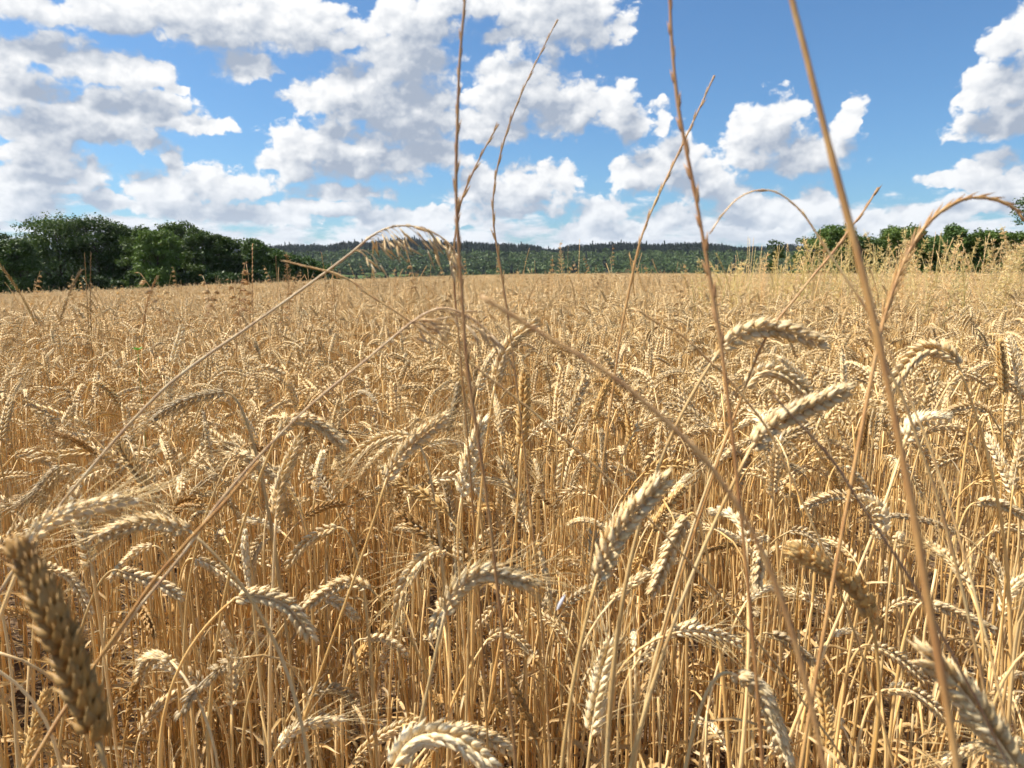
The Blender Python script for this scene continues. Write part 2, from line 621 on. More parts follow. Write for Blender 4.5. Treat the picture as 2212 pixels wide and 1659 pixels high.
def ground_z(x, y):
    x = np.asarray(x, float); y = np.asarray(y, float)
    r = np.hypot(x, y)
    u = (-x - 3.0) / 4.0
    drop = 4.0 * np.where(u > 20, u, np.log1p(np.exp(np.minimum(u, 20))))
    z = -0.047 * np.minimum(drop, 110)
    z = z - 0.05 * (vnoise(x * 0.15, y * 0.15, 3) - 0.5) * sstep(3, 20, r)
    z = z - 9.0 * sstep(75, 330, y)
    az_ = np.degrees(np.arctan2(x, np.maximum(y, 1)))
    ridge = 64 + 15 * np.exp(-((az_ + 7) / 7.0) ** 2) - 8 * np.exp(-((az_ - 3) / 5.0) ** 2) - 6 * sstep(12, 26, az_) - 4 * sstep(-15, -24, az_)
    ridge = ridge + 7 * (vnoise(az_ * 0.35 + 50, y * 0.0015, 5) - 0.5) + 11 * (vnoise(az_ * 0.6 + 50, y * 0.003, 9) - 0.5)
    hill = sstep(620, 1500, y) * (1 - 0.55 * sstep(1650, 2600, y))
    z = z + ridge * hill * 0.93
    return z


def build_ground():
    na, nr = 360, 170
    rad = np.concatenate([[0.0], np.geomspace(0.25, 5200, nr - 1)])
    th = np.arange(na) / na * 2 * np.pi
    RR, TT = np.meshgrid(rad, th, indexing='ij')
    X = RR * np.sin(TT); Y = RR * np.cos(TT)
    Z = ground_z(X, Y)
    V = np.stack([X, Y, Z], -1).reshape(-1, 3)
    i, j = np.meshgrid(np.arange(nr - 1), np.arange(na), indexing='ij')
    i, j = i.ravel(), j.ravel()
    j2 = (j + 1) % na
    F = np.stack([i * na + j, (i + 1) * na + j, (i + 1) * na + j2, i * na + j2], -1)
    mi = (rad[i] > 78).astype(int)
    me = mesh_np('ground', V, [F], [MAT['soil'], MAT['meadow']], [mi])
    tag(add_obj('ground', me), kind='structure')


build_ground()


# ------------------------------------------------------------------ geometry-node scatter for what nobody could count
def scatter(name, pts, rots, scl, idx, sources):
    src = bpy.data.collections.new(name + '_kinds')
    for k, (nm, me) in enumerate(sources):
        o = bpy.data.objects.new('kind_%02d_%s' % (k, nm), me)   # the scatter picks by alphabetical order
        src.objects.link(o)
    me = bpy.data.meshes.new(name)
    me.vertices.add(len(pts))
    me.vertices.foreach_set('co', np.asarray(pts, np.float32).ravel())
    a = me.attributes.new('turn', 'FLOAT_VECTOR', 'POINT')
    a.data.foreach_set('vector', np.asarray(rots, np.float32).ravel())
    a = me.attributes.new('size', 'FLOAT', 'POINT')
    a.data.foreach_set('value', np.asarray(scl, np.float32))
    a = me.attributes.new('pick', 'INT', 'POINT')
    a.data.foreach_set('value', np.asarray(idx, np.int32))
    o = add_obj(name, me)
    ng = bpy.data.node_groups.new(name + '_scatter', 'GeometryNodeTree')
    ng.interface.new_socket('Geometry', in_out='INPUT', socket_type='NodeSocketGeometry')
    ng.interface.new_socket('Geometry', in_out='OUTPUT', socket_type='NodeSocketGeometry')
    gi = ng.nodes.new('NodeGroupInput'); go = ng.nodes.new('NodeGroupOutput')
    ci = ng.nodes.new('GeometryNodeCollectionInfo')
    ci.inputs['Collection'].default_value = src
    ci.inputs['Separate Children'].default_value = True
    ci.inputs['Reset Children'].default_value = True
    ip = ng.nodes.new('GeometryNodeInstanceOnPoints')
    ip.inputs['Pick Instance'].default_value = True

    def attr(nm, dt):
        n = ng.nodes.new('GeometryNodeInputNamedAttribute')
        n.data_type = dt
        n.inputs['Name'].default_value = nm
        return n.outputs['Attribute']
    L = ng.links.new
    L(gi.outputs[0], ip.inputs['Points'])
    L(ci.outputs[0], ip.inputs['Instance'])
    L(attr('pick', 'INT'), ip.inputs['Instance Index'])
    L(attr('turn', 'FLOAT_VECTOR'), ip.inputs['Rotation'])
    L(attr('size', 'FLOAT'), ip.inputs['Scale'])
    L(ip.outputs[0], go.inputs[0])
    md = o.modifiers.new('scatter', 'NODES')
    md.node_group = ng
    return tag(o, kind='stuff')


# ------------------------------------------------------------------ far forest on the hill
def leaf_quads(C, size, rng, up=0.35, asp=0.7):
    """one bent leaf clump (quad) at each centre"""
    n = len(C)
    nrm = unit(rng.normal(size=(n, 3)) + np.array([0, 0, up]))
    t = unit(np.cross(nrm, rng.normal(size=(n, 3))))
    b = np.cross(nrm, t)
    s = (size * rng.uniform(0.6, 1.3, n))[:, None]
    k = 0.18
    V = np.stack([C - t * s * 0.5, C + b * s * 0.5 * asp + nrm * s * k * 0.3, C + t * s * 0.5, C - b * s * 0.5 * asp - nrm * s * k * 0.2], 1).reshape(-1, 3)
    F = np.arange(4 * n).reshape(n, 4)
    return V, F


def far_tree(seed, conifer):
    rng = np.random.default_rng(seed)
    if conifer:
        n = 90
        t = rng.uniform(0, 1, n) ** 0.8
        a = rng.uniform(0, 2 * np.pi, n)
        r = 3.1 * (1 - t) * rng.uniform(0.5, 1.15, n)
        C = np.stack([r * np.cos(a), r * np.sin(a), 1.5 + t * 17], -1)
        V, F = leaf_quads(C, 2.7, rng, 0.2, 0.8)
        tip = np.array([[0, 0, 20.5], [0.5, 0, 16], [-0.3, 0.5, 16], [-0.3, -0.5, 16]])
        V = np.vstack([V, tip])
        F3 = np.array([[0, 1, 2], [0, 2, 3], [0, 3, 1]]) + 4 * n
        return mesh_np('fir', V, [F3, F], [MAT['far_conifer_shadowed']], None, False)
    n = 130
    d = unit(rng.normal(size=(n, 3)))
    d[:, 2] = np.abs(d[:, 2]) * 1.0 - 0.25
    lob = 1 + 0.25 * np.sin(d[:, 0] * 5 + seed) * np.cos(d[:, 1] * 4 + seed)
    C = d * np.array([5.6, 5.6, 6.2]) * (lob * rng.uniform(0.75, 1.05, n))[:, None] + np.array([0, 0, 5.5])
    V, F = leaf_quads(C, 3.4, rng, 0.4, 0.9)
    return mesh_np('broadleaf', V, [F], [MAT['far_broadleaf']], None, False)


def build_forest():
    rng = np.random.default_rng(11)
    src = [('forest_tree', far_tree(100 + k, k < 4)) for k in range(8)]
    n = 30000
    yy = 480 + (1750 - 480) * rng.uniform(0, 1, n) ** 0.8
    aa = R(1) * rng.uniform(-44, 44, n)
    xx = yy * np.tan(aa)
    zz = ground_z(xx, yy)
    clear = vnoise(xx * 0.006 + 9, yy * 0.006, 21)
    keep = (zz > -8.5) | (yy > 540)
    hgt = zz + 14 * (vnoise(xx * 0.004, yy * 0.004, 31) - 0.5)
    con = hgt > 27
    keep &= ~((clear > 0.80) & ~con)
    xx, yy, zz, con = xx[keep], yy[keep], zz[keep], con[keep]
    m = len(xx)
    pick = np.where(con, rng.integers(0, 4, m), rng.integers(4, 8, m))
    flip = rng.uniform(0, 1, m) < 0.012
    pick = np.where(flip, (pick + 4) % 8, pick)
    rot = np.zeros((m, 3)); rot[:, 2] = rng.uniform(0, 6.28, m)
    sc = rng.uniform(0.55, 1.0, m) * np.where(con, 0.72, 1.0) * np.where(rng.uniform(0, 1, m) < 0.02, 1.35, 1.0)
    o = scatter('hill_forest', np.stack([xx, yy, zz - 0.5], -1), rot, sc, pick, src)
    tag(o, 'far wooded hillside of firs, cloud shadow in their dark green, above paler broadleaf trees', 'forest', None, 'stuff')


build_forest()


# ------------------------------------------------------------------ the trees beyond the field
def build_tree(name, label, px, ytop, wpx, dist, seed, group, tone=(1, 1, 1, 1), low=0.12, n_leaf=15000, size=0.32, conical=0.0, sparse=False):
    rng = np.random.default_rng(seed)
    d0 = ray(px, 600)
    gx, gy = d0[0] / d0[1] * dist, dist
    gz = float(ground_z(gx, gy))
    top = at(px, ytop, dist / ray(px, ytop)[1])
    H = top[2] - gz
    Wd = wpx * 1.22 / FPX * dist
    root = empty(name, (gx, gy, gz))
    tag(root, label, 'tree' if H > 5.5 else 'shrub', group)
    # lobes of the crown
    nl = int(16 + Wd * 2.2)
    lobes = []
    for k in range(nl):
        t = (k + 0.5) / nl
        zt = low + 0.04 + (0.86 - low) * rng.uniform(0, 1) ** 0.85
        prof = math.sin(math.pi * min(1, max(0.0, (zt - low * 0.3) / 1.06)) ** (0.85)) ** 0.6
        if low <= 0.05:      # foliage down to the ground
            prof = max(0.0, 1 - (zt * 0.98) ** 2.6) ** 0.5
        prof = prof * (1 - conical * zt)
        a = rng.uniform(0, 2 * math.pi)
        rr = Wd * 0.5 * prof * rng.uniform(0.25, 0.80)
        lr = min(Wd * 0.5, H * 0.4) * rng.uniform(0.30, 0.52)
        lobes.append((rr * math.cos(a), rr * math.sin(a), min(zt * H, H * rng.uniform(0.90, 1.0) - lr * 0.8), lr))
    lobes.append((rng.normal() * Wd * 0.1, 0, H - Wd * 0.16, Wd * 0.19))
    lobes.append((rng.normal() * Wd * 0.2, rng.normal() * Wd * 0.1, H * 0.95 - Wd * 0.13, Wd * 0.16))
    cs = []
    wts = np.array([l[3] ** 2 for l in lobes]); wts /= wts.sum()
    for l, w in zip(lobes, wts):
        m = max(40, int(n_leaf * w))
        d = unit(rng.normal(size=(m, 3)))
        d[:, 2] = np.where(d[:, 2] < -0.35, -d[:, 2] * 0.5, d[:, 2])
        bump = 1 + 0.22 * np.sin(d[:, 0] * 6 + l[0] * 3) * np.cos(d[:, 1] * 7 + l[1] * 2) + 0.12 * np.sin(d[:, 2] * 9 + l[2])
        rad = l[3] * bump * rng.uniform(0.45, 1.08, m) ** 0.6
        cs.append(np.array(l[:3]) + d * rad[:, None] * np.array([1, 1, 0.78]))
    C = np.vstack(cs)
    C = C[C[:, 2] > 0.1]
    hole = vnoise(C[:, 0] * 0.9 + 40, C[:, 2] * 0.9 + C[:, 1] * 0.4 + 40, seed)
    C = C[hole < (0.66 if sparse else 0.90)]
    V, F = leaf_quads(C, size, rng, 0.5, 0.75)
    crown = add_obj('crown', mesh_np('crown', V, [F], [MAT['foliage']], None, False), root, color=tone)
    mb = MB()
    tr = max(0.09, H * 0.017)
    tp = [np.array([0, 0, -0.3])]
    for k in range(1, 7):
        tp.append(np.array([rng.normal() * 0.02 * H * k / 6, rng.normal() * 0.02 * H * k / 6, H * 0.8 * k / 6]))
    P = spline(tp, 14)
    mb.add(*tube(P, np.linspace(tr, tr * 0.25, 14), 7))
    for l in lobes:
        if rng.uniform() < 0.75:
            z0 = max(0.15 * H, l[2] - H * rng.uniform(0.12, 0.3))
            j = int(np.clip(z0 / (H * 0.8) * 13, 1, 12))
            a = P[j]
            b = np.array(l[:3])
            mid = (a + b) / 2 + np.array([0, 0, -0.06 * H]) + rng.normal(size=3) * 0.02 * H
            mb.add(*tube(spline([a, mid, b], 7), np.linspace(tr * 0.38, tr * 0.10, 7), 5))
    add_obj('trunk', mb.mesh('trunk', [MAT['bark']]), root)
    return root


LT = 'trees beyond the left of the field'
for a in [
    ('broadleaf_tree', 'dark broadleaf tree cut off by the left edge of the picture', -2, 486, 62, 112, 1, LT, (0.55, 0.62, 0.75, 1)),
    ('broadleaf_tree', 'low pale green tree before the tall dark ones, second from the left edge', 42, 512, 86, 98, 2, LT, (1.0, 1.05, 1.0, 1), 0.03),
    ('broadleaf_tree', 'broad round-topped tree, the widest and tallest of the left wood', 132, 459, 135, 108, 3, LT, (0.95, 1.0, 0.9, 1), 0.16),
    ('broadleaf_tree', 'tall dark tree just right of the widest round-topped one', 215, 463, 100, 110, 4, LT, (0.78, 0.85, 0.8, 1), 0.16),
    ('broadleaf_tree', 'narrow dark tree in the dip right of the two tallest trees', 272, 479, 77, 112, 5, LT, (0.75, 0.8, 0.75, 1), 0.1),
    ('broadleaf_tree', 'slim green tree between the dip and the second high crown of the wood', 312, 485, 77, 106, 6, LT, (1.0, 1.05, 0.85, 1), 0.05),
    ('broadleaf_tree', 'bright green mid-height tree in front of the second high crown', 345, 492, 87, 102, 7, LT, (1.1, 1.15, 0.9, 1), 0.03),
    ('broadleaf_tree', 'open-crowned tree with feathery top, high point right of the wood middle', 385, 475, 82, 112, 8, LT, (0.85, 0.9, 0.85, 1), 0.1),
    ('broadleaf_tree', 'rounded tree right of the feathery open-crowned one', 440, 489, 72, 108, 9, LT, (0.9, 0.95, 0.9, 1), 0.05),
    ('broadleaf_tree', 'smaller tree stepping down towards the right end of the wood', 478, 503, 65, 110, 10, LT, (0.95, 1.0, 0.9, 1), 0.04),
    ('broadleaf_tree', 'tree second from the right end of the wood, behind the tall grass spike', 510, 510, 67, 112, 12, LT, (0.85, 0.92, 0.9, 1), 0.04),
    ('broadleaf_tree', 'round tree that ends the left wood where the hill begins', 555, 514, 66, 112, 13, LT, (0.82, 0.9, 0.85, 1), 0.02),
]:
    build_tree(*a)
for a in [
    ('broadleaf_tree', 'first small tree stepping down from the end of the left wood', 598, 538, 62, 116, 16, LT, (0.75, 0.85, 0.82, 1), 0.02, 8000, 0.34),
    ('broadleaf_tree', 'small dark tree between the two low ones right of the wood', 656, 553, 62, 130, 17, LT, (0.7, 0.8, 0.8, 1), 0.02, 6000, 0.4),
    ('broadleaf_tree', 'low dark tree just right of the wood, below the hill', 628, 546, 70, 125, 14, LT, (0.62, 0.72, 0.75, 1), 0.02, 3500, 0.5),
    ('broadleaf_tree', 'low rounded tree farther right at the foot of the hill', 698, 563, 74, 150, 15, LT, (0.62, 0.75, 0.75, 1), 0.02, 3500, 0.5),
]:
    build_tree(*a)
# undergrowth that closes the foot of the left wood
LS = 'shrubs at the foot of the left wood'
for k, (px, yt, wp, lab) in enumerate([
    (20, 600, 90, 'dark shrub at the wood foot by the left edge of the picture'),
    (110, 594, 110, 'dark shrub under the widest round-topped tree'),
    (205, 590, 110, 'dark shrub under the tall dark tree beside the widest one'),
    (300, 588, 110, 'dark shrub under the slim green trees of the wood'),
    (390, 588, 110, 'dark shrub under the feathery open-crowned tree'),
    (475, 585, 100, 'dark shrub under the wood where it steps down'),
    (560, 582, 90, 'dark shrub at the right foot of the wood'),
]):
    build_tree('shrub', lab, px, yt, wp, 104, 40 + k, LS, (0.5, 0.58, 0.6, 1), 0.0, 2500, 0.42)
RS = 'bushes and trees beyond the right of the field'
for k in range(9):
    build_tree('shrub', 'low hedge bush in the row behind the pale grass, %s from the left' % ['first', 'second', 'third', 'fourth', 'fifth', 'sixth', 'seventh', 'eighth', 'ninth'][k], 1755 + k * 57, [508, 500, 508, 502, 506, 500, 506, 502, 498][k], 92, 66, 60 + k, RS, (1.1, 1.2, 1.0, 1), 0.0, 8000, 0.18)
for a in [
    ('shrub', 'small bush alone at the left end of the right-hand hedge', 1676, 516, 40, 75, 20, RS, (0.8, 0.9, 0.85, 1), 0.0, 2500, 0.18),
    ('shrub', 'round dark green bush left of the thick near stalk', 1802, 484, 118, 62, 21, RS, (1.05, 1.15, 0.95, 1), 0.0, 17000, 0.17),
    ('shrub', 'low part bush under the thick stalk between two round bushes', 1868, 512, 80, 62, 22, RS, (0.7, 0.8, 0.7, 1), 0.0, 8000, 0.17),
    ('shrub', 'domed green bush right of the thick near stalk', 1938, 484, 96, 62, 23, RS, (1.25, 1.3, 1.05, 1), 0.0, 17000, 0.17),
    ('shrub', 'low bush in the gap behind the drooping grass head', 1998, 512, 70, 60, 24, RS, (0.85, 0.95, 0.8, 1), 0.0, 8000, 0.17),
    ('shrub', 'wispy young tree with feathery shoots right of the drooping grass stem', 2056, 482, 66, 58, 25, RS, (0.85, 1.0, 0.95, 1), 0.0, 8000, 0.17, 0.2, True),
    ('shrub', 'wide green bush before the tall tree at the right edge', 2135, 492, 110, 58, 26, RS, (1.25, 1.35, 1.05, 1), 0.0, 17000, 0.17),
    ('shrub', 'green bush cut off by the right edge of the picture', 2205, 496, 90, 56, 27, RS, (1.2, 1.3, 1.05, 1), 0.0, 13000, 0.17),
    ('broadleaf_tree', 'tall tree reaching into the picture at the right edge', 2226, 405, 84, 70, 28, RS, (0.9, 1.0, 0.85, 1), 0.1, 8000, 0.20),
]:
    build_tree(*a)


# ------------------------------------------------------------------ wheat
def pod_template(sides, rings, lng=1.0, wid=1.0, thick=1.0, point=1.0):
    """a husk: plump below, drawn out to a point; unit: metres, about 10 mm long"""
    zs = np.linspace(0, 1, rings + 2)[1:-1]
    a = np.arange(sides) / sides * 2 * np.pi
    V = [[0, 0, 0]]
    for z in zs:
        r = (math.sin(math.pi * min(1.0, z ** 0.78)) ** 0.75) * (1 - 0.35 * max(0.0, z - 0.55))
        keel = 1.0
        for q in a:
            V.append([math.cos(q) * r * 0.00175 * thick * (1 + 0.16 * (math.cos(q) > 0.9)), math.sin(q) * r * 0.0023 * wid, z * 0.0100 * lng])
    V.append([0.0003, 0, 0.0100 * lng * (1.0 + 0.12 * point)])
    V = np.array(V)
    F3, F4 = [], []
    for j in range(sides):
        j2 = (j + 1) % sides
        F3.append([0, 1 + j2, 1 + j])
        F3.append([len(V) - 1, 1 + (rings - 1) * sides + j, 1 + (rings - 1) * sides + j2])
        for i in range(rings - 1):
            F4.append([1 + i * sides + j, 1 + i * sides + j2, 1 + (i + 1) * sides + j2, 1 + (i + 1) * sides + j])
    return V, np.array(F3), np.array(F4).reshape(-1, 4)


def rotm(ax, ay, az_):
    return np.array((Matrix.Rotation(az_, 3, 'Z') @ Matrix.Rotation(ay, 3, 'Y') @ Matrix.Rotation(ax, 3, 'X')))


def spikelet_template(sides, rings, seed, level=2):
    """husks fanned side by side; +Z along the spikelet, +X away from the ear's axis"""
    rng = np.random.default_rng(seed)
    V, F3, F4, n = [], [], [], 0
    j = lambda s: rng.normal() * s
    if level == 2:
        pods = [((0.0010, 0.0016, 0.0004), (-0.30 + j(.05), 0.16 + j(.05)), (0.86, 1.05, 1.05)),
                ((0.0010, -0.0016, 0.0004), (0.30 + j(.05), 0.16 + j(.05)), (0.86, 1.05, 1.05)),
                ((0.0004, 0.0011, 0.0014), (-0.15 + j(.05), 0.05 + j(.05)), (1.02, 1.0, 1.0)),
                ((0.0004, -0.0011, 0.0014), (0.15 + j(.05), 0.05 + j(.05)), (1.02, 1.0, 1.0)),
                ((0.0012, 0.0, 0.0020), (0.0 + j(.06), 0.10 + j(.05)), (0.98, 0.92, 1.0))]
    elif level == 1:
        pods = [((0.0010, 0.0016, 0.0004), (-0.29, 0.16), (0.90, 0.95, 0.95)), ((0.0010, -0.0016, 0.0004), (0.29, 0.16), (0.90, 0.95, 0.95)),
                ((0.0005, 0.0008, 0.0016), (-0.12, 0.05), (1.02, 0.9, 1.0)), ((0.0010, -0.0006, 0.0018), (0.10, 0.09), (0.98, 0.9, 1.0))]
    else:
        pods = [((0.0008, 0.0012, 0.0008), (-0.25, 0.10), (1.0, 1.0, 1.2)), ((0.0008, -0.0012, 0.0008), (0.25, 0.10), (1.0, 1.0, 1.2))]
    for off, (rx, ry), (l, w, t) in pods:
        v, a, b = pod_template(sides, rings, l, w, t, 2.9 + j(0.8))
        v = v @ rotm(rx, ry, 0).T + np.array(off)
        V.append(v); F3.append(a + n); F4.append(b + n); n += len(v)
    return np.vstack(V), np.vstack(F3), np.vstack(F4)


def ear_frames(P, S, n, rng, fat=1.0, spread=1.0, worn=True):
    """places the spikelets in two rows along the ear: list of 4x4 arrays"""
    P = np.asarray(P); k = len(P)
    T = unit(np.gradient(P, axis=0))
    L = np.linalg.norm(np.diff(P, axis=0), axis=1).sum()
    unit_s = L / 0.085
    out = []
    shed = rng.uniform(0.0, 0.25) if worn and rng.uniform() < 0.3 else 0.0
    for i in range(n):
        if shed and rng.uniform() < shed:
            continue
        t = (i + 0.2) / (n + 0.6)
        q = t * (k - 1)
        a = int(min(q, k - 2)); f = q - a
        p = P[a] * (1 - f) + P[a + 1] * f
        tt = unit(T[a] * (1 - f) + T[a + 1] * f)
        s = S[a] * (1 - f) + S[a + 1] * f
        s = unit(s - tt * np.dot(s, tt)) * (1 if i % 2 else -1)
        ang = R(30 - 14 * t) * spread + rng.normal() * 0.05
        if i == n - 1:
            ang = 0.02
        Z = unit(tt * math.cos(ang) + s * math.sin(ang))
        X = unit(s - Z * np.dot(s, Z))
        tw = rng.normal() * 0.10
        Y = np.cross(Z, X)
        X, Y = X * math.cos(tw) + Y * math.sin(tw), Y * math.cos(tw) - X * math.sin(tw)
        size = (0.66 + 0.36 * math.sin(math.pi * min(1, t * 0.80 + 0.14)) ** 0.8) * fat * unit_s * rng.uniform(0.92, 1.08)
        M = np.eye(4)
        M[:3, 0] = X * size; M[:3, 1] = Y * size; M[:3, 2] = Z * size * 1.02
        M[:3, 3] = p + s * 0.0009 * unit_s
        out.append(M)
    return out


def awn_geometry(frames_, rng, lng, mb, sides=3, width=0.00040, per=2):
    for M in frames_:
        X, Y, Z = unit(M[:3, 0]), unit(M[:3, 1]), unit(M[:3, 2])
        sz = np.linalg.norm(M[:3, 2])
        for q in range(per):
            sg = (1 if q % 2 else -1)
            if rng.uniform() < 0.12:
                continue
            p0 = M[:3, 3] + Z * sz * 0.0105 + Y * sz * 0.0026 * sg
            d = unit(Z + X * rng.uniform(-0.10, 0.30) + Y * sg * rng.uniform(0.10, 0.42))
            l = lng * rng.uniform(0.55, 1.1)
            cur = (X * rng.normal() * 0.22 + Y * sg * rng.uniform(-0.25, 0.22) + np.array([0, 0, -0.08])) * l
            t = np.linspace(0, 1, 6)[:, None]
            P = p0 + d * l * t + cur * t ** 2
            mb.add(*tube(P, np.linspace(width, width * 0.25, 6), sides), m=0)


def stalk_geometry(P, rng, mb, r0=0.0021, r1=0.0013, sides=6, joints=True):
    k = len(P)
    t = np.linspace(0, 1, k)
    rad = r0 + (r1 - r0) * t ** 1.3
    if joints:
        for z in (rng.uniform(0.18, 0.3), rng.uniform(0.48, 0.62)):
            rad = rad * (1 + 0.45 * np.exp(-((t - z) / 0.012) ** 2))
        sh = rng.uniform(0.55, 0.8)
        rad = rad * np.where((t > sh - 0.22) & (t < sh), 1.22, 1.0)
    mb.add(*tube(P, rad, sides), m=0)


def leaf_geometry(p0, up, rng, mb, lng=0.12, wid=0.0055, m=0):
    a = rng.uniform(0, 2 * math.pi)
    out = np.array([math.cos(a), math.sin(a), 0])
    k = 10
    P = [np.array(p0)]
    phi = rng.uniform(0.15, 0.6)
    dphi = rng.uniform(0.12, 0.34)
    for i in range(1, k):
        phi += dphi
        P.append(P[-1] + (out * math.sin(phi) + np.array([0, 0, 1]) * math.cos(phi)) * lng / k + rng.normal(size=3) * 0.0012)
    P = np.array(P)
    side = np.cross(np.array([0, 0, 1.0]), out)
    tw = np.cumsum(rng.normal(size=k) * 0.25 + rng.uniform(-0.25, 0.25))
    T = unit(np.gradient(P, axis=0))
    Nn = np.cross(T, side)
    sd = side * np.cos(tw)[:, None] + Nn * np.sin(tw)[:, None]
    w = wid * np.sin(np.linspace(0.35, math.pi, k)) ** 0.5
    v, _, f = ribbon(P, w, sd, 0.35)
    mb.add(v, None, f, m)


def random_shape(rng, h, nod=None, ear_len=None, lean=None):
    """stalk and ear centre lines of a plant rooted at the origin, bending in one upright plane"""
    if nod is None:
        u = rng.uniform()
        nod = rng.uniform(5, 45) if u < 0.20 else (rng.uniform(60, 118) if u < 0.72 else rng.uniform(118, 172))
    nod = R(nod)
    ear_len = ear_len or rng.uniform(0.068, 0.098)
    lean = R(rng.normal() * 5.5) if lean is None else lean
    az_ = rng.uniform(0, 2 * math.pi)
    start = lean + (nod - lean) * rng.uniform(0.25, 0.6)
    bendlen = rng.uniform(0.06, 0.16)
    k = 34
    s = np.linspace(0, h, k)
    phi = lean * np.sin(s / h * 1.4 + 0.2) + (start - lean) * np.clip((s - (h - bendlen)) / bendlen, 0, 1) ** 1.4
    ds = h / (k - 1)
    rr = np.cumsum(np.sin(phi)) * ds; zz = np.cumsum(np.cos(phi)) * ds
    rr -= rr[0]; zz -= zz[0]
    ke = 12
    pe = start + (nod - start) * (np.linspace(0, 1, ke)) ** 0.8
    de = ear_len / (ke - 1)
    re = rr[-1] + np.concatenate([[0], np.cumsum(np.sin(pe[1:])) * de])
    ze = zz[-1] + np.concatenate([[0], np.cumsum(np.cos(pe[1:])) * de])
    out = np.array([math.cos(az_), math.sin(az_), 0])
    side = np.array([-math.sin(az_), math.cos(az_), 0])
    wob = np.sin(np.linspace(0, rng.uniform(2, 5), k) + rng.uniform(0, 6)) * 0.006 * np.linspace(0, 1, k)
    P = out * rr[:, None] + np.array([0, 0, 1.0]) * zz[:, None] + side * wob[:, None]
    E = out * re[:, None] + np.array([0, 0, 1.0]) * ze[:, None] + side * wob[-1]
    T = unit(np.gradient(E, axis=0))
    roll = rng.uniform(0, math.pi)
    S = side * math.cos(roll) + np.cross(T, side) * math.sin(roll)
    return P, E, S


SPK = {2: [spikelet_template(10, 8, 1, 2), spikelet_template(10, 8, 2, 2), spikelet_template(10, 8, 3, 2)],
       1: [spikelet_template(5, 2, 4, 2), spikelet_template(5, 2, 6, 2)], 0: [spikelet_template(4, 2, 5, 0)]}


def merged_plant(mb, rng, h, level, awned, at_=(0, 0, 0), stalk_sides=4, leaves=1, slots=(0, 1, 2, 3), cut=0.0, stalk_k=9, nspk=18):
    P, E, S = random_shape(rng, h)
    sh = np.array(at_)
    Pk = P[np.linspace(int(cut * (len(P) - 1)), len(P) - 1, stalk_k).astype(int)] + sh
    r0 = 0.0019 if level else 0.0021
    mb.add(*tube(Pk, np.linspace(r0, r0 * 0.7, len(Pk)), stalk_sides), m=slots[0])
    fr = ear_frames(E + sh, S, nspk, rng, fat=rng.uniform(0.85, 1.14) * (1.0 if level else 1.3))
    for i, M in enumerate(fr):
        v, a, b = SPK[level][i % len(SPK[level])]
        mb.add(v @ M[:3, :3].T + M[:3, 3], a, b, slots[1])
    if awned:
        awn_geometry(fr[::1 if level else 2], rng, rng.uniform(0.035, 0.06), mb2 := MB(), 3, 0.0003 if level else 0.0005, 2 if level else 1)
        for v, f3 in zip(mb2.V, mb2.F3):
            pass
        V = np.concatenate(mb2.V); F3 = np.concatenate(mb2.F3); F4 = np.concatenate(mb2.F4)
        mb.add(V, F3, F4, slots[2])
    for q in range(leaves):
        j = rng.integers(4, 26)
        leaf_geometry(P[j] + sh, None, rng, mb, rng.uniform(0.06, 0.15), rng.uniform(0.003, 0.006), slots[3])


WM = [MAT['stalk'], MAT['ear'], MAT['awn'], MAT['leaf']]


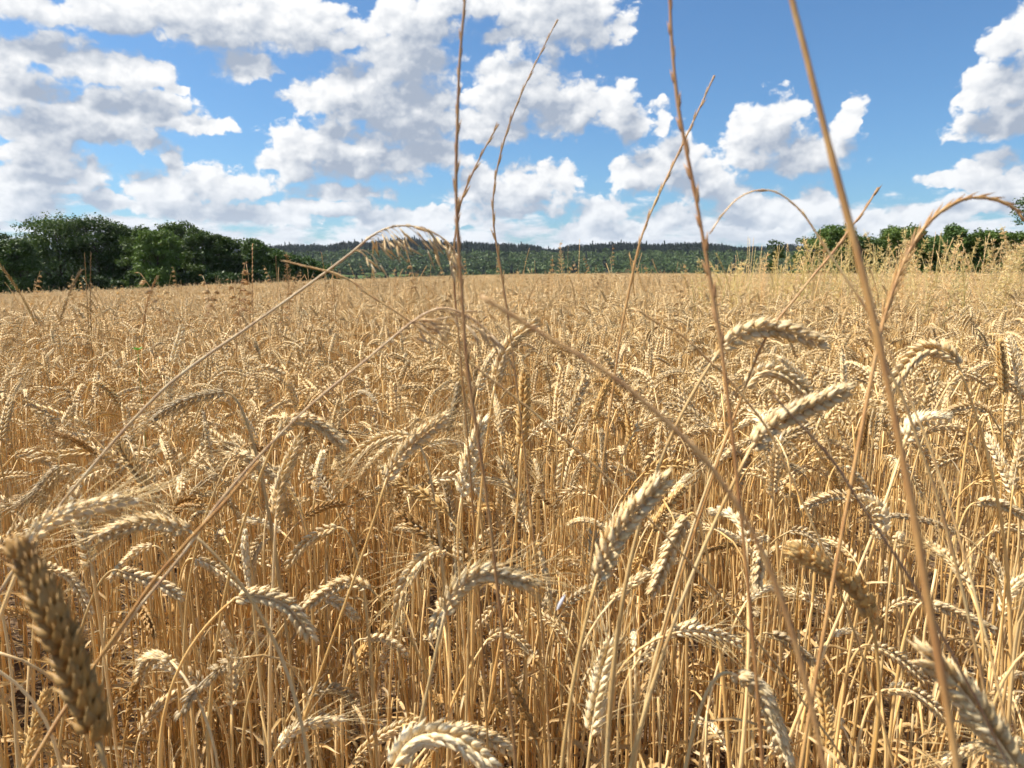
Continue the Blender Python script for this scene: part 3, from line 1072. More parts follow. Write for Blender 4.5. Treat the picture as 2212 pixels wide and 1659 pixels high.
def build_field():
    rng = np.random.default_rng(5)
    # kinds: tufts of a dozen plants near, plainer tufts in the middle distance, patches beyond
    def tuft(count, half, level, awn, hmin, hmax, leafp, straw, sides, sk, nsp, cut=0.0):
        mb = MB()
        for q in range(count):
            merged_plant(mb, rng, rng.uniform(hmin, hmax), level, rng.uniform() < awn, (rng.uniform(-half, half), rng.uniform(-half, half), 0), sides, int(rng.uniform() < leafp), stalk_k=sk, nspk=nsp, cut=cut)
        for q in range(straw):      # headless or broken straws
            P, E, S = random_shape(rng, rng.uniform(0.30, 0.60), nod=rng.uniform(5, 50))
            P = P + np.array([rng.uniform(-half, half), rng.uniform(-half, half), 0])
            mb.add(*tube(P[::4], np.linspace(0.0021, 0.0015, len(P[::4])), 5), m=0)
            for w in range(3):
                leaf_geometry(P[rng.integers(6, 30)], None, rng, mb, rng.uniform(0.08, 0.2), rng.uniform(0.004, 0.007), 3)
        return mb.mesh('tuft', WM)
    near = [('wheat_tuft', tuft(12, 0.12, 1, 0.38, 0.64, 0.80, 1.0, 8, 5, 12, int(rng.integers(15, 20)))) for k in range(14)]
    bare = [('straw_tuft', tuft(0, 0.10, 1, 0, 0, 0, 0, 9, 5, 12, 0)) for k in range(5)]
    tufts = [('wheat_clump', tuft(16, 0.14, 1 if k < 3 else 0, 0.25, 0.64, 0.82, 0.5, 4, 4, 8, 15)) for k in range(7)]
    patches = [('wheat_patch', tuft(60, 0.3, 0, 0.12, 0.62, 0.84, 0, 0, 3, 5, 12, 0.35)) for k in range(5)]
    src = near + bare + tufts + patches
    nb, n0, n1, n2 = len(near), len(near) + len(bare), len(tufts), len(patches)
    pts, rot, scl, idx = [], [], [], []

    def ring(r0, r1, density, lo, hi, tilt, s0, s1, half=R(44), extra=0.25):
        area = half * (r1 ** 2 - r0 ** 2)
        n = int(area * density)
        r = np.sqrt(rng.uniform(r0 ** 2, r1 ** 2, n))
        a = rng.uniform(-half, half, n)
        x = r * np.sin(a); y = r * np.cos(a)
        pts.append(np.stack([x, y, ground_z(x, y)], -1))
        ro = rng.normal(size=(n, 3)) * tilt
        ro[:, 2] = rng.uniform(0, 2 * np.pi, n)
        rot.append(ro)
        hv = vnoise(x * 1.3 + 30, y * 1.3 + 30, 2) * 0.10 - 0.05
        scl.append(np.clip(rng.uniform(s0, s1, n) + hv, 0.5, 1.3))
        idx.append(rng.integers(lo, hi, n))
    ring(1.22, 3.4, 25, 0, nb, 0.02, 0.95, 1.04, R(48))
    ring(0.66, 1.5, 44, nb, n0, 0.04, 0.85, 1.1, R(48))
    ring(3.3, 6.0, 16, n0, n0 + 3, 0.02, 0.95, 1.04, R(46))
    ring(5.8, 12.0, 15, n0 + 3, n0 + n1, 0.02, 0.95, 1.05)
    ring(11.7, 34.0, 4.0, n0 + n1, n0 + n1 + n2, 0.02, 0.95, 1.06)
    ring(33.0, 78.0, 3.0, n0 + n1, n0 + n1 + n2, 0.02, 0.96, 1.08)
    o = scatter('wheat_crop', np.vstack(pts), np.vstack(rot), np.concatenate(scl), np.concatenate(idx), src)
    tag(o, 'dense ripe golden wheat filling the field to its far edge', 'wheat', None, 'stuff')


build_field()


def build_litter():
    rng = np.random.default_rng(77)
    mb = MB()
    n = 4200
    r = np.sqrt(rng.uniform(0.4 ** 2, 3.2 ** 2, n)); a = rng.uniform(-R(46), R(46), n)
    for i in range(n):
        x, y = r[i] * math.sin(a[i]), r[i] * math.cos(a[i])
        l = rng.uniform(0.02, 0.14); th = rng.uniform(0, 2 * math.pi); up = rng.normal() * 0.16
        d = np.array([math.cos(th), math.sin(th), up]) * l * 0.5
        c = np.array([x, y, float(ground_z(x, y)) + 0.004 + abs(d[2]) + rng.exponential(0.012)])
        mb.add(*tube(np.array([c - d, c + rng.normal(size=3) * l * 0.04, c + d]), rng.uniform(0.0006, 0.0016), 3), m=int(rng.uniform() < 0.4))
    o = add_obj('straw_litter', mb.mesh('straw_litter', [MAT['stalk'], MAT['leaf']]))
    tag(o, 'broken straw and chaff lying on the soil between the stalks', 'straw', None, 'stuff')


build_litter()

# ---- single wheat plants -------------------------------------------------------------
SPK_MESH = []
for k, (v, a, b) in enumerate(SPK[2]):
    SPK_MESH.append(mesh_np('spikelet', v, [a, b], [MAT['ear']]))
v, a, b = spikelet_template(6, 4, 9, 1)
SPK_MESH_MID = mesh_np('spikelet_plain', v, [a, b], [MAT['ear']])


def make_plant(label, root, P, E, S, rng, awned=False, tone=(1, 1, 1), n=20, fat=1.0, awn_len=0.05, leaf=True, group=None, fine=True, spread=1.0, split=True, sides=7):
    """P, E in world space"""
    root = np.asarray(root)
    o = empty('wheat_plant', tuple(root))
    tag(o, label, 'wheat plant', group)
    tc_ = (tone[0], tone[1], tone[2], 1.0)
    mb = MB()
    stalk_geometry(P - root, rng, mb, sides=sides)
    add_obj('stalk', mb.mesh('stalk', [MAT['stalk']]), o, color=(0.5 + 0.5 * tone[0], 0.5 + 0.5 * tone[1], 0.5 + 0.5 * tone[2], 1))
    El = E - root
    Lr = np.linalg.norm(np.diff(E, axis=0), axis=1).sum()
    fr = ear_frames(El, S, n, rng, fat, spread, group != 'wheat plants near the viewer')
    mb = MB()
    mb.add(*tube(El, np.linspace(0.0013, 0.0008, len(El)) * Lr / 0.085, 5), m=0)
    if not split:
        for i, M in enumerate(fr):
            v, a, b = SPK[1][0]
            mb.add(v @ M[:3, :3].T + M[:3, 3], a, b, 0)
    ear = add_obj('ear', mb.mesh('ear', [MAT['ear']]), o, color=tc_)
    if split:
        for i, M in enumerate(fr):
            me = SPK_MESH[(i * 7 + int(rng.integers(0, 3))) % 3] if fine else SPK_MESH_MID
            add_obj('spikelet', me, ear, Matrix(M.tolist()), tc_)
    if awned:
        mb = MB()
        awn_geometry(fr, rng, awn_len, mb, 4)
        tag(add_obj('awns', mb.mesh('awns', [MAT['awn']]), ear, color=tc_), kind='stuff')
    if leaf:
        mb = MB()
        j = int(len(P) * rng.uniform(0.3, 0.75))
        leaf_geometry(P[j] - root, None, rng, mb, rng.uniform(0.06, 0.12), rng.uniform(0.003, 0.005))
        add_obj('leaf', mb.mesh('leaf', [MAT['leaf']]), o, color=tc_)
    return o


WHITE = (1.20, 1.30, 1.50)
PALE = (1.06, 1.08, 1.12)
MID = (1.0, 1.0, 1.0)
GOLD = (0.88, 0.76, 0.54)
BROWN = (0.56, 0.42, 0.25)
GREY = (0.72, 0.72, 0.76)
# ear centre line base -> tip on the 2212-wide copy, ear length in metres, roll, tone, bearded, plumpness, where the stalk runs (optional), depth change base -> tip, label
HERO = [
    ([(212, 1600), (150, 1420), (85, 1270), (38, 1180)], .100, 62, (0.58, 0.45, 0.27), 0, 1.0, (225, 1900), 0.0, 'large out-of-focus ear with shade in its brown tone, leaning in from the lower left corner'),  # shade on its near face is put into the brown tone
    ([(58, 1180), (100, 1130), (180, 1098), (290, 1078)], .085, 40, WHITE, 1, 0.95, (40, 1300), 0.03, 'pale bearded ear lying towards the right above the big blurred brown ear'),
    ([(408, 1146), (330, 1128), (265, 1140), (200, 1166)], .085, 30, MID, 1, 0.95, (425, 1300), 0.0, 'bearded ear arching left with its beard under the pale blurred one'),
    ([(255, 1232), (300, 1245), (350, 1262), (395, 1292)], .085, 30, PALE, 0, 1.0, (236, 1330), 0.0, 'plump pale ear crossed by a thin slanting grass stem near the left'),
    ([(420, 1208), (455, 1222), (490, 1245), (528, 1278)], .080, 35, PALE, 0, 1.0, (415, 1350), 0.0, 'ear sloping down right whose tip meets the next arching ear'),
    ([(508, 1292), (560, 1286), (622, 1310), (676, 1380)], .090, 30, PALE, 0, 1.0, (500, 1450), 0.0, 'arching ear with its tip hanging right, left of the middle foreground'),
    ([(528, 1140), (528, 1180), (532, 1225), (538, 1264)], .070, 88, WHITE, 0, 1.05, (540, 1500), 0.0, 'broad-faced pale ear hanging straight down left of the middle'),
    ([(728, 1140), (690, 1152), (650, 1185), (620, 1224)], .080, 30, MID, 0, 0.95, (745, 1400), 0.0, 'slim ear hanging down left beside the broad-faced hanging ear'),
    ([(330, 1180), (300, 1188), (265, 1220), (236, 1256)], .075, 30, PALE, 0, 0.9, (345, 1400), 0.0, 'small ear hanging down left just under the bearded arching one'),
    ([(652, 1302), (690, 1288), (730, 1302), (772, 1338)], .080, 30, PALE, 0, 1.0, (640, 1450), 0.0, 'short arched ear under a second one right of the sloping ears'),
    ([(800, 1272), (755, 1258), (710, 1275), (660, 1312)], .085, 30, MID, 0, 0.95, (812, 1500), 0.0, 'ear arching left over the short arched ear'),
    ([(960, 1328), (985, 1275), (1050, 1237), (1155, 1262)], .090, 40, PALE, 1, 1.0, (930, 1575), 0.0, 'bearded ear bent over to the right in the middle foreground'),
    ([(846, 1668), (890, 1600), (970, 1592), (1066, 1655)], .090, 45, WHITE, 0, 1.05, (815, 1900), 0.0, 'plump pale arched ear cut by the bottom edge near the middle'),
    ([(935, 1600), (985, 1580), (1050, 1592), (1108, 1625)], .085, 30, PALE, 0, 0.95, (925, 1800), 0.03, 'second arched ear just behind the plump one at the bottom edge'),
    ([(1277, 1588), (1292, 1500), (1308, 1430), (1322, 1382)], .088, 35, WHITE, 1, 1.1, (1272, 1800), 0.0, 'upright white bearded ear with spreading beard, low right of the middle'),
    ([(1288, 1252), (1325, 1168), (1378, 1095), (1442, 1030)], .092, 35, PALE, 0, 1.05, (1287, 1659), 0.0, 'large pale beardless ear leaning up to the right near the centre'),
    ([(1486, 1115), (1466, 1150), (1440, 1205), (1408, 1285)], .090, 40, PALE, 0, 1.0, (1505, 1300), 0.0, 'ear hanging down left just right of the large leaning centre ear'),
    ([(1163, 1182), (1176, 1225), (1184, 1270), (1190, 1312)], .085, 85, MID, 0, 0.9, (1172, 1450), 0.0, 'slender ear hanging straight down behind the bent bearded ear'),
    ([(1053, 1382), (1080, 1366), (1115, 1378), (1148, 1412)], .065, 30, MID, 0, 1.0, (1047, 1550), 0.0, 'small arched ear below the bent bearded ear'),
    ([(1096, 1290), (1070, 1308), (1045, 1335), (1020, 1366)], .070, 30, PALE, 0, 0.9, (1105, 1500), 0.0, 'small ear pointing down left under the bent bearded ear'),
    ([(1094, 1565), (1082, 1530), (1060, 1495), (1036, 1468)], .070, 60, GOLD, 0, 0.95, (1105, 1750), 0.0, 'short golden ear leaning left above the bottom edge'),
    ([(784, 1380), (820, 1378), (852, 1392), (880, 1418)], .065, 30, PALE, 0, 0.95, (777, 1550), 0.0, 'small ear bowed right among stems below the left middle'),
    ([(1886, 1348), (1858, 1280), (1800, 1232), (1712, 1186)], .088, 60, GOLD, 0, 1.05, (1815, 1659), -0.02, 'large golden ear, shade in its tone, leaning left in front of the stems at the right'),  # its darker tone also carries the shade on the viewer's side
    ([(1612, 1172), (1604, 1135), (1575, 1108), (1530, 1104)], .054, 50, WHITE, 0, 1.1, (1592, 1635), 0.055, 'white tufted ear bent left, right of the large leaning centre ear'),
    ([(1852, 1078), (1815, 1070), (1775, 1078), (1733, 1098)], .085, 30, PALE, 0, 0.95, (1868, 1300), 0.0, 'ear reaching left from behind the white tufted ear at the right'),
    ([(1890, 1165), (1904, 1130), (1896, 1100), (1864, 1078)], .052, 80, WHITE, 0, 1.1, (1880, 1340), -0.055, 'white full-faced ear seen end-on near the thick stalk'),
    ([(1908, 1330), (1930, 1308), (1960, 1298), (1994, 1306)], .065, 30, PALE, 0, 1.0, (1900, 1500), 0.0, 'small arched ear left of the thick near stalk'),
    ([(2006, 1302), (2050, 1318), (2095, 1338), (2148, 1362)], .085, 35, PALE, 0, 0.95, (1992, 1500), 0.0, 'ear stretching right from behind the thick near stalk'),
    ([(2166, 1330), (2174, 1295), (2196, 1262), (2240, 1238)], .085, 40, WHITE, 1, 1.1, (2150, 1560), 0.0, 'white bearded ear at the right edge of the picture'),
    ([(2215, 1690), (2140, 1580), (2068, 1482), (1988, 1408)], .095, 35, MID, 0, 1.0, (2300, 1900), 0.0, 'big blurred ear lying along the lower right corner'),
    ([(1880, 1394), (1925, 1410), (1965, 1440), (2004, 1478)], .080, 35, PALE, 0, 0.9, (1866, 1560), 0.0, 'ear sloping right above the big blurred corner ear'),
    ([(1660, 1368), (1690, 1378), (1730, 1408), (1768, 1440)], .080, 40, GREY, 0, 0.95, (1648, 1560), 0.0, 'grey weathered ear sloping right in the lower right stems'),
    ([(1785, 1625), (1786, 1560), (1778, 1495), (1760, 1440)], .085, 40, GOLD, 0, 0.85, (1790, 1800), 0.0, 'slightly blurred upright golden ear under the grey weathered one'),
    ([(1580, 1455), (1632, 1480), (1668, 1550), (1704, 1655)], .092, 50, PALE, 0, 1.0, (1562, 1650), 0.0, 'long pale ear drooping to the bottom edge right of the middle'),
    ([(1915, 1490), (1960, 1490), (2005, 1515), (2050, 1560)], .080, 40, MID, 0, 0.95, (1905, 1650), 0.0, 'ear partly hidden behind the big blurred corner ear'),
    ([(2108, 1086), (2140, 1084), (2180, 1098), (2225, 1122)], .085, 30, PALE, 0, 1.0, (2098, 1300), 0.0, 'ear bowed right at the right edge, upper of two'),
    ([(2145, 1146), (2175, 1138), (2200, 1146), (2235, 1168)], .075, 30, PALE, 0, 0.95, (2138, 1330), 0.0, 'ear bowed right at the right edge, lower of two'),
    ([(1820, 1005), (1845, 1022), (1865, 1048), (1884, 1076)], .070, 30, PALE, 0, 0.9, (1808, 1200), 0.0, 'ear pointing down right above the white end-on ear'),
    ([(1950, 1000), (1968, 1020), (1982, 1046), (1994, 1074)], .070, 40, PALE, 1, 0.95, (1940, 1200), 0.0, 'bearded ear pointing down right, right of the thick stalk'),
    ([(1560, 750), (1612, 717), (1680, 711), (1782, 741)], .088, 32, PALE, 0, 1.0, (1537, 1020), 0.0, 'plump pale ear arching right high in the right half, clear of the others'),
    ([(1612, 838), (1640, 805), (1690, 808), (1755, 858)], .085, 30, PALE, 0, 1.0, (1578, 1060), 0.0, 'arched ear just under the clear high one at the right'),
    ([(1622, 968), (1670, 918), (1745, 880), (1838, 838)], .092, 32, PALE, 0, 1.0, (1600, 1110), 0.0, 'long plump ear leaning up right below the two arched ears'),
    ([(1622, 950), (1596, 962), (1568, 985), (1540, 1010)], .070, 35, MID, 0, 0.95, (1640, 1150), 0.02, 'short ear hanging left under the long plump leaning ear'),
    ([(1955, 950), (1972, 918), (2005, 905), (2052, 902)], .062, 60, WHITE, 0, 1.1, (1920, 1105), 0.05, 'white tufted ear on a bright stem right of the thick stalk'),
    ([(2138, 892), (2110, 876), (2072, 880), (2036, 894)], .085, 30, MID, 0, 0.9, (2155, 1100), 0.0, 'slim ear reaching left behind the white tufted ear on its bright stem'),
    ([(2070, 790), (2040, 760), (1985, 762), (1918, 842)], .095, 35, PALE, 0, 0.95, (2085, 950), 0.0, 'long ear arching down left, right of the thick stalk'),
    ([(2050, 830), (2075, 808), (2105, 812), (2140, 834)], .080, 30, PALE, 0, 0.9, (2042, 1000), 0.0, 'arched ear under the long left-arching one'),
    ([(1822, 842), (1823, 815), (1822, 790), (1820, 764)], .080, 40, WHITE, 0, 0.95, (1826, 1000), 0.0, 'upright white ear left of the thick stalk'),
    ([(1752, 842), (1735, 820), (1712, 795), (1686, 772)], .080, 45, WHITE, 0, 0.95, (1765, 1000), 0.0, 'white ear leaning left behind the arched ears'),
    ([(2168, 850), (2166, 810), (2162, 770), (2160, 733)], .088, 50, GOLD, 0, 1.0, (2172, 1100), 0.0, 'upright golden ear close to the right edge'),
    ([(2204, 838), (2200, 800), (2192, 765), (2180, 728)], .085, 40, WHITE, 0, 1.0, (2212, 1100), 0.0, 'upright white ear at the right edge, beside the golden one'),
    ([(2140, 810), (2168, 822), (2195, 842), (2224, 868)], .080, 35, PALE, 0, 1.0, (2130, 1000), 0.0, 'ear running off the right edge below the upright pair'),
    ([(1068, 835), (1082, 785), (1110, 735), (1160, 696)], .090, 40, MID, 0, 1.0, (1060, 1100), 0.0, 'strong ear leaning up right just above the picture centre'),
    ([(1032, 845), (1046, 805), (1066, 768), (1092, 740)], .085, 40, PALE, 0, 0.9, (1025, 1100), 0.02, 'ear close behind the strong leaning one above the centre'),
    ([(1126, 968), (1130, 910), (1133, 858), (1135, 804)], .092, 38, GOLD, 0, 1.0, (1112, 1110), 0.0, 'upright golden ear at the picture centre'),
    ([(1284, 916), (1290, 885), (1302, 850), (1320, 815)], .080, 60, GOLD, 0, 1.05, (1278, 1100), 0.0, 'brownish ear leaning slightly right of the upright centre ear'),
    ([(1281, 1068), (1285, 1035), (1286, 1000), (1284, 965)], .075, 90, GOLD, 0, 1.1, (1274, 1250), 0.0, 'ear with fans of husks facing the viewer, under the brownish ear'),
    ([(834, 1038), (862, 988), (908, 942), (966, 898)], .092, 35, PALE, 1, 1.0, (815, 1120), 0.0, 'long pale bearded ear leaning up right, left of the centre'),
    ([(992, 824), (988, 850), (980, 890), (966, 930)], .080, 45, GREY, 1, 0.9, (1010, 1050), 0.0, 'grey bearded ear hanging down at the tip of the long pale one'),
    ([(884, 944), (845, 942), (800, 960), (755, 998)], .085, 35, PALE, 1, 0.95, (898, 1150), 0.0, 'bearded ear reaching left behind the long pale leaning ear'),
    ([(850, 960), (830, 975), (805, 1000), (778, 1030)], .075, 40, PALE, 1, 0.9, (862, 1150), 0.03, 'second bearded ear under the one that reaches left'),
    ([(600, 938), (630, 910), (685, 914), (745, 965)], .085, 30, MID, 0, 1.0, (575, 1150), 0.0, 'arched ear left of the centre with a bare slanting stem across it'),
    ([(596, 1120), (604, 1060), (622, 1005), (652, 944)], .092, 45, MID, 0, 0.95, (590, 1350), 0.0, 'soft-focus upright ear below the arched ear left of the centre'),
    ([(492, 998), (515, 980), (555, 1000), (600, 1038)], .075, 50, PALE, 0, 1.05, (480, 1200), 0.0, 'plump bowed ear left of the soft-focus upright ear'),
    ([(322, 1065), (300, 1025), (275, 985), (250, 944)], .085, 50, GOLD, 0, 1.0, (332, 1300), 0.0, 'golden ear leaning left in the left part of the field'),
    ([(205, 826), (226, 835), (246, 855), (262, 884)], .075, 40, GOLD, 0, 1.0, (198, 1000), 0.0, 'golden ear bowed right in the crowd at the left'),
    ([(485, 848), (440, 855), (385, 872), (332, 905)], .090, 40, GREY, 1, 0.75, (500, 1000), 0.0, 'thin greyish ear drooping left in the left part of the field'),
    ([(437, 884), (441, 910), (441, 938), (436, 966)], .080, 70, GREY, 1, 0.9, (450, 1100), 0.0, 'dark bearded ear hanging straight down at the left'),
    ([(455, 824), (478, 804), (508, 802), (540, 812)], .085, 30, PALE, 0, 0.9, (450, 950), 0.0, 'left one of two ears arching right end to end'),
    ([(540, 816), (560, 797), (585, 795), (614, 808)], .075, 30, PALE, 0, 0.9, (536, 950), 0.0, 'right one of two ears arching right end to end'),
    ([(373, 788), (380, 758), (388, 732), (394, 704)], .080, 45, WHITE, 0, 1.0, (371, 900), 0.0, 'upright pale ear standing above the crowd at the left'),
    ([(30, 984), (58, 978), (90, 990), (122, 1012)], .085, 30, PALE, 0, 0.95, (20, 1150), 0.0, 'ear bowed right near the left edge'),
    ([(130, 1008), (105, 1030), (75, 1066), (32, 1094)], .090, 45, GREY, 1, 0.95, (150, 1250), 0.0, 'grey ear drooping left under the bowed one near the left edge'),
    ([(115, 1232), (150, 1245), (175, 1280), (196, 1330)], .085, 50, PALE, 0, 0.95, (100, 1450), 0.0, 'blurred ear bowed right behind the big brown ear'),
    ([(58, 1665), (72, 1600), (86, 1545), (102, 1492)], .085, 50, GOLD, 0, 0.95, (55, 1800), 0.0, 'blurred golden ear upright at the bottom left edge'),
    ([(600, 1614), (632, 1580), (680, 1562), (740, 1556)], .075, 50, WHITE, 1, 1.0, (585, 1800), 0.04, 'pale bearded ear seen partly end-on at the bottom, beard to the left'),
]


def hero_plants():
    info = []
    for k, (px, L, roll, tone, awn, fat, via, dd, label) in enumerate(HERO):
        rng = np.random.default_rng(1000 + k)
        c2 = spline(np.array(px, float), 14)
        lp = np.linalg.norm(np.diff(c2, axis=0), axis=1).sum()
        depth = L * FPX / lp
        dep = depth + np.linspace(0, dd, 14)
        E = np.array([at(x, y, d) for (x, y), d in zip(c2, dep)])
        T = unit(np.gradient(E, axis=0))
        Vw = unit(E - np.array([0, 0, CAM_Z]))
        S0 = unit(np.cross(T, Vw))
        N2 = np.cross(T, S0)
        ro = R(roll + rng.normal() * 6) * (1 if k % 2 else -1)
        S = S0 * math.cos(ro) + N2 * math.sin(ro)
        B = E[0]
        v3 = at(via[0], via[1], depth)
        dv = v3 - B
        gz = float(ground_z(B[0], B[1]))
        if dv[2] > -0.02:
            dv = np.array([0, 0, -1.0])
        f = (B[2] - gz) / -dv[2]
        root = np.array([B[0] + np.clip(dv[0] * f, -0.22, 0.22), B[1] + np.clip(dv[1] * f, -0.05, 0.12) + 0.02, gz - 0.01])
        h = B[2] - gz
        hang = T[0][2] < 0.15
        reach = 0.05 if hang else 0.16
        P = bezier(root, root + np.array([0, 0, h * 0.45]) + (B - root) * 0.1, B - T[0] * reach + (np.array([0, 0, -0.10]) if not hang else 0), B, 44)
        make_plant(label, root, P, E, S, rng, bool(awn), tone, int(round(21 * L / 0.086)), fat * 0.99, 0.075, rng.uniform() < 0.3, 'wheat plants near the viewer')
        info.append((c2, depth, P))
    return info


HINFO = hero_plants()

# ---- the rest of the near crowd
def crowd_plants(target):
    rng = np.random.default_rng(4242)
    H2 = [(c, d) for c, d, _ in HINFO]
    made = 0
    tries = 0
    spots = []
    while made < target and tries < 20000:
        tries += 1
        r = math.sqrt(rng.uniform(0.66 ** 2, 1.40 ** 2)); a = rng.uniform(-R(44), R(44))
        x, y = r * math.sin(a), r * math.cos(a)
        if any((x - u) ** 2 + (y - w) ** 2 < 0.024 ** 2 for u, w in spots):
            continue
        h = float(np.clip(rng.normal(0.71, 0.045), 0.6, 0.79)) if rng.uniform() < 0.8 else rng.uniform(0.42, 0.62)
        gz = float(ground_z(x, y))
        P, E, S = random_shape(rng, h)
        root = np.array([x, y, gz - 0.01])
        P = P + root; E = E + root
        pe = to_px(E); ps = to_px(P[6:])
        bad = False
        big = 85 / np.mean(pe[:, 2]) * FPX / 1000
        for c, d in H2:
            if d > np.min(pe[:, 2]) - 0.02:
                dist = np.min(np.linalg.norm(pe[:, None, :2] - c[None], axis=-1))
                if dist < 26 + big * 0.12:
                    bad = True; break
            if d > np.min(ps[:, 2]) and d < 0.95:
                dist = np.min(np.linalg.norm(ps[:, None, :2] - c[None, 2:-1], axis=-1))
                if dist < 9:
                    bad = True; break
        if bad:
            continue
        ti = int(rng.integers(0, 7))
        tone = [PALE, MID, MID, GOLD, WHITE, BROWN, GREY][ti]
        beard = rng.uniform() < 0.25
        tip = unit(E[-1] - E[-3])[2]
        px0 = pe[:, 0].mean()
        lab = '%s %s wheat, %s, in the near crowd, %s of the picture' % (
            ['pale', 'straw-coloured', 'straw-coloured', 'golden', 'whitish', 'brown', 'greyish'][ti],
            'bearded' if beard else 'beardless', 'upright' if tip > 0.5 else ('bowed over' if tip > -0.5 else 'hanging down'),
            'far left' if px0 < 440 else 'left' if px0 < 880 else 'middle' if px0 < 1330 else 'right' if px0 < 1770 else 'far right')
        make_plant(lab, root, P, E, S, rng,
                   beard, tone, int(rng.integers(17, 22)), rng.uniform(0.80, 1.06), rng.uniform(0.05, 0.075), rng.uniform() < 0.4,
                   'near crowd of wheat plants', True, 1.0, True, 6)
        spots.append((x, y))
        made += 1
    return made


print('crowd', crowd_plants(300 - len(HERO)))


# ------------------------------------------------------------------ wild grasses
def spike_head(P, rng, spacing, length, width, ang, mb, sides=5, rings=3, both=True, m=0, fat=1.0):
    """rye-grass like: flat spikelets alternating along the top of the stem"""
    s = np.concatenate([[0], np.cumsum(np.linalg.norm(np.diff(P, axis=0), axis=1))])
    n = max(3, int(s[-1] / spacing))
    T = unit(np.gradient(P, axis=0))
    _, N, B = frames(P)
    v0, a0, b0 = pod_template(sides, rings, length / 0.01, width / 0.0046, width / 0.0035 * 0.7 * fat)
    for i in range(n):
        q = (i + 0.3) / n * s[-1]
        p = np.array([np.interp(q, s, P[:, c]) for c in range(3)])
        j = min(int(np.searchsorted(s, q)), len(P) - 1)
        sd = N[j] * (1 if i % 2 else -1)
        aa = ang * rng.uniform(0.7, 1.3)
        Z = unit(T[j] * math.cos(aa) + sd * math.sin(aa))
        X = unit(sd - Z * np.dot(sd, Z)); Y = np.cross(Z, X)
        k = rng.uniform(0.8, 1.1) * (1 - 0.25 * i / n)
        Mx = np.stack([X, Y, Z], -1) * k
        mb.add(v0 @ Mx.T + p, a0, b0, m)


def panicle(P, rng, mb_stem, mb_seed, branch=0.03, per=3, slen=0.011, swid=0.0022, droop=0.5, n=9, dirn=None, fan=1.0):
    """loose side branches that carry husks"""
    s = np.sort(np.concatenate([[1.0], rng.uniform(0, 1, n * per - 1)]))
    K = len(P)
    T = unit(np.gradient(P, axis=0))
    v0, a0, b0 = pod_template(5, 3, slen / 0.01, swid / 0.0046, swid / 0.0035 * 0.55, 2.5)
    for t in s:
        j = int(t * (K - 1))
        p = P[j]
        for q in range(1):
            side = unit(rng.normal(size=3) - T[j] * 0.2)
            if dirn is not None:
                side = unit(side + dirn * 1.2)
            l = branch * (1 - 0.6 * t) * rng.uniform(0.5, 1.2)
            tt = np.linspace(0, 1, 5)[:, None]
            Bp = p + (unit(T[j] * 0.9 + side * 0.6 * fan) * l) * tt + np.array([0, 0, -1.0]) * l * droop * tt ** 2
            mb_stem.add(*tube(Bp, np.linspace(0.0004, 0.0002, 5), 3))
            dz = unit(Bp[-1] - Bp[-2])
            for e in range(2):
                pos = Bp[-1 - e] 
                Z = unit(dz + rng.normal(size=3) * 0.25)
                X = unit(np.cross(Z, rng.normal(size=3))); Y = np.cross(Z, X)
                mb_seed.add(v0 @ (np.stack([X, Y, Z], -1) * rng.uniform(0.8, 1.15)).T + pos, a0, b0)


def hero_grass(name, label, px, depth, r0, r1, head, tone, depth2=None, head_from=0.0, kind='spike', root_extend=True, opts=None):
    """px runs tip -> foot on the 2212-wide copy"""
    rng = np.random.default_rng(abs(hash(label)) % 1000 if False else sum(ord(c) for c in label))
    c2 = spline(np.array(px, float), 60)
    dep = np.linspace(depth, depth2 if depth2 else depth, 60)
    P = np.array([at(x, y, d) for (x, y), d in zip(c2, dep)])[::-1]
    # carry the stem on down to the soil
    lo = P[0]
    gz = float(ground_z(lo[0], lo[1]))
    if lo[2] > gz + 0.02:
        d = unit(P[0] - P[4])
        d[2] = min(d[2], -0.5)
        h = lo[2] - gz
        foot = np.array([lo[0] + d[0] / -d[2] * h * 0.35, lo[1] + d[1] / -d[2] * h * 0.35 + 0.02, gz - 0.01])
        ext = bezier(foot, foot + np.array([0, 0, h * 0.4]), lo + d * h * 0.35, lo, 18)[:-1]
        P = np.vstack([ext, P])
    root = P[0].copy()
    o = empty(name, tuple(root))
    tag(o, label, 'grass', 'wild grass stems near the viewer')
    Pl = P - root
    rad = np.linspace(r0, r1, len(Pl))
    t = np.linspace(0, 1, len(Pl))
    for z in (0.36, 0.66):          # swollen joints and the leaf sheath above each
        rad = rad * (1 + 0.40 * np.exp(-((t - z) / 0.006) ** 2)) * np.where((t > z) & (t < z + 0.17), 1.16, 1.0)
    mb = MB()
    mb.add(*tube(Pl, rad, 9 if kind == 'none' else 7))
    tc_ = (*tone, 1)
    seed = MB()
    if kind == 'spike':
        k0 = int(len(Pl) * (1 - head))
        sp = dict(spacing=0.011, length=0.012, width=0.0022, ang=0.16)
        sp.update(opts or {})
        spike_head(Pl[k0:], rng, mb=seed, **sp)
    elif kind == 'panicle':
        k0 = int(len(Pl) * (1 - head))
        pp = dict(branch=0.03, per=3, droop=0.5, n=9)
        pp.update(opts or {})
        panicle(Pl[k0:], rng, mb, seed, **pp)
    add_obj('stem', mb.mesh('stem', [MAT['grass']]), o, color=tc_)
    if seed.n:
        tag(add_obj('seed_head', seed.mesh('seed_head', [MAT['seed']]), o, color=tc_), kind='stuff')
    return o


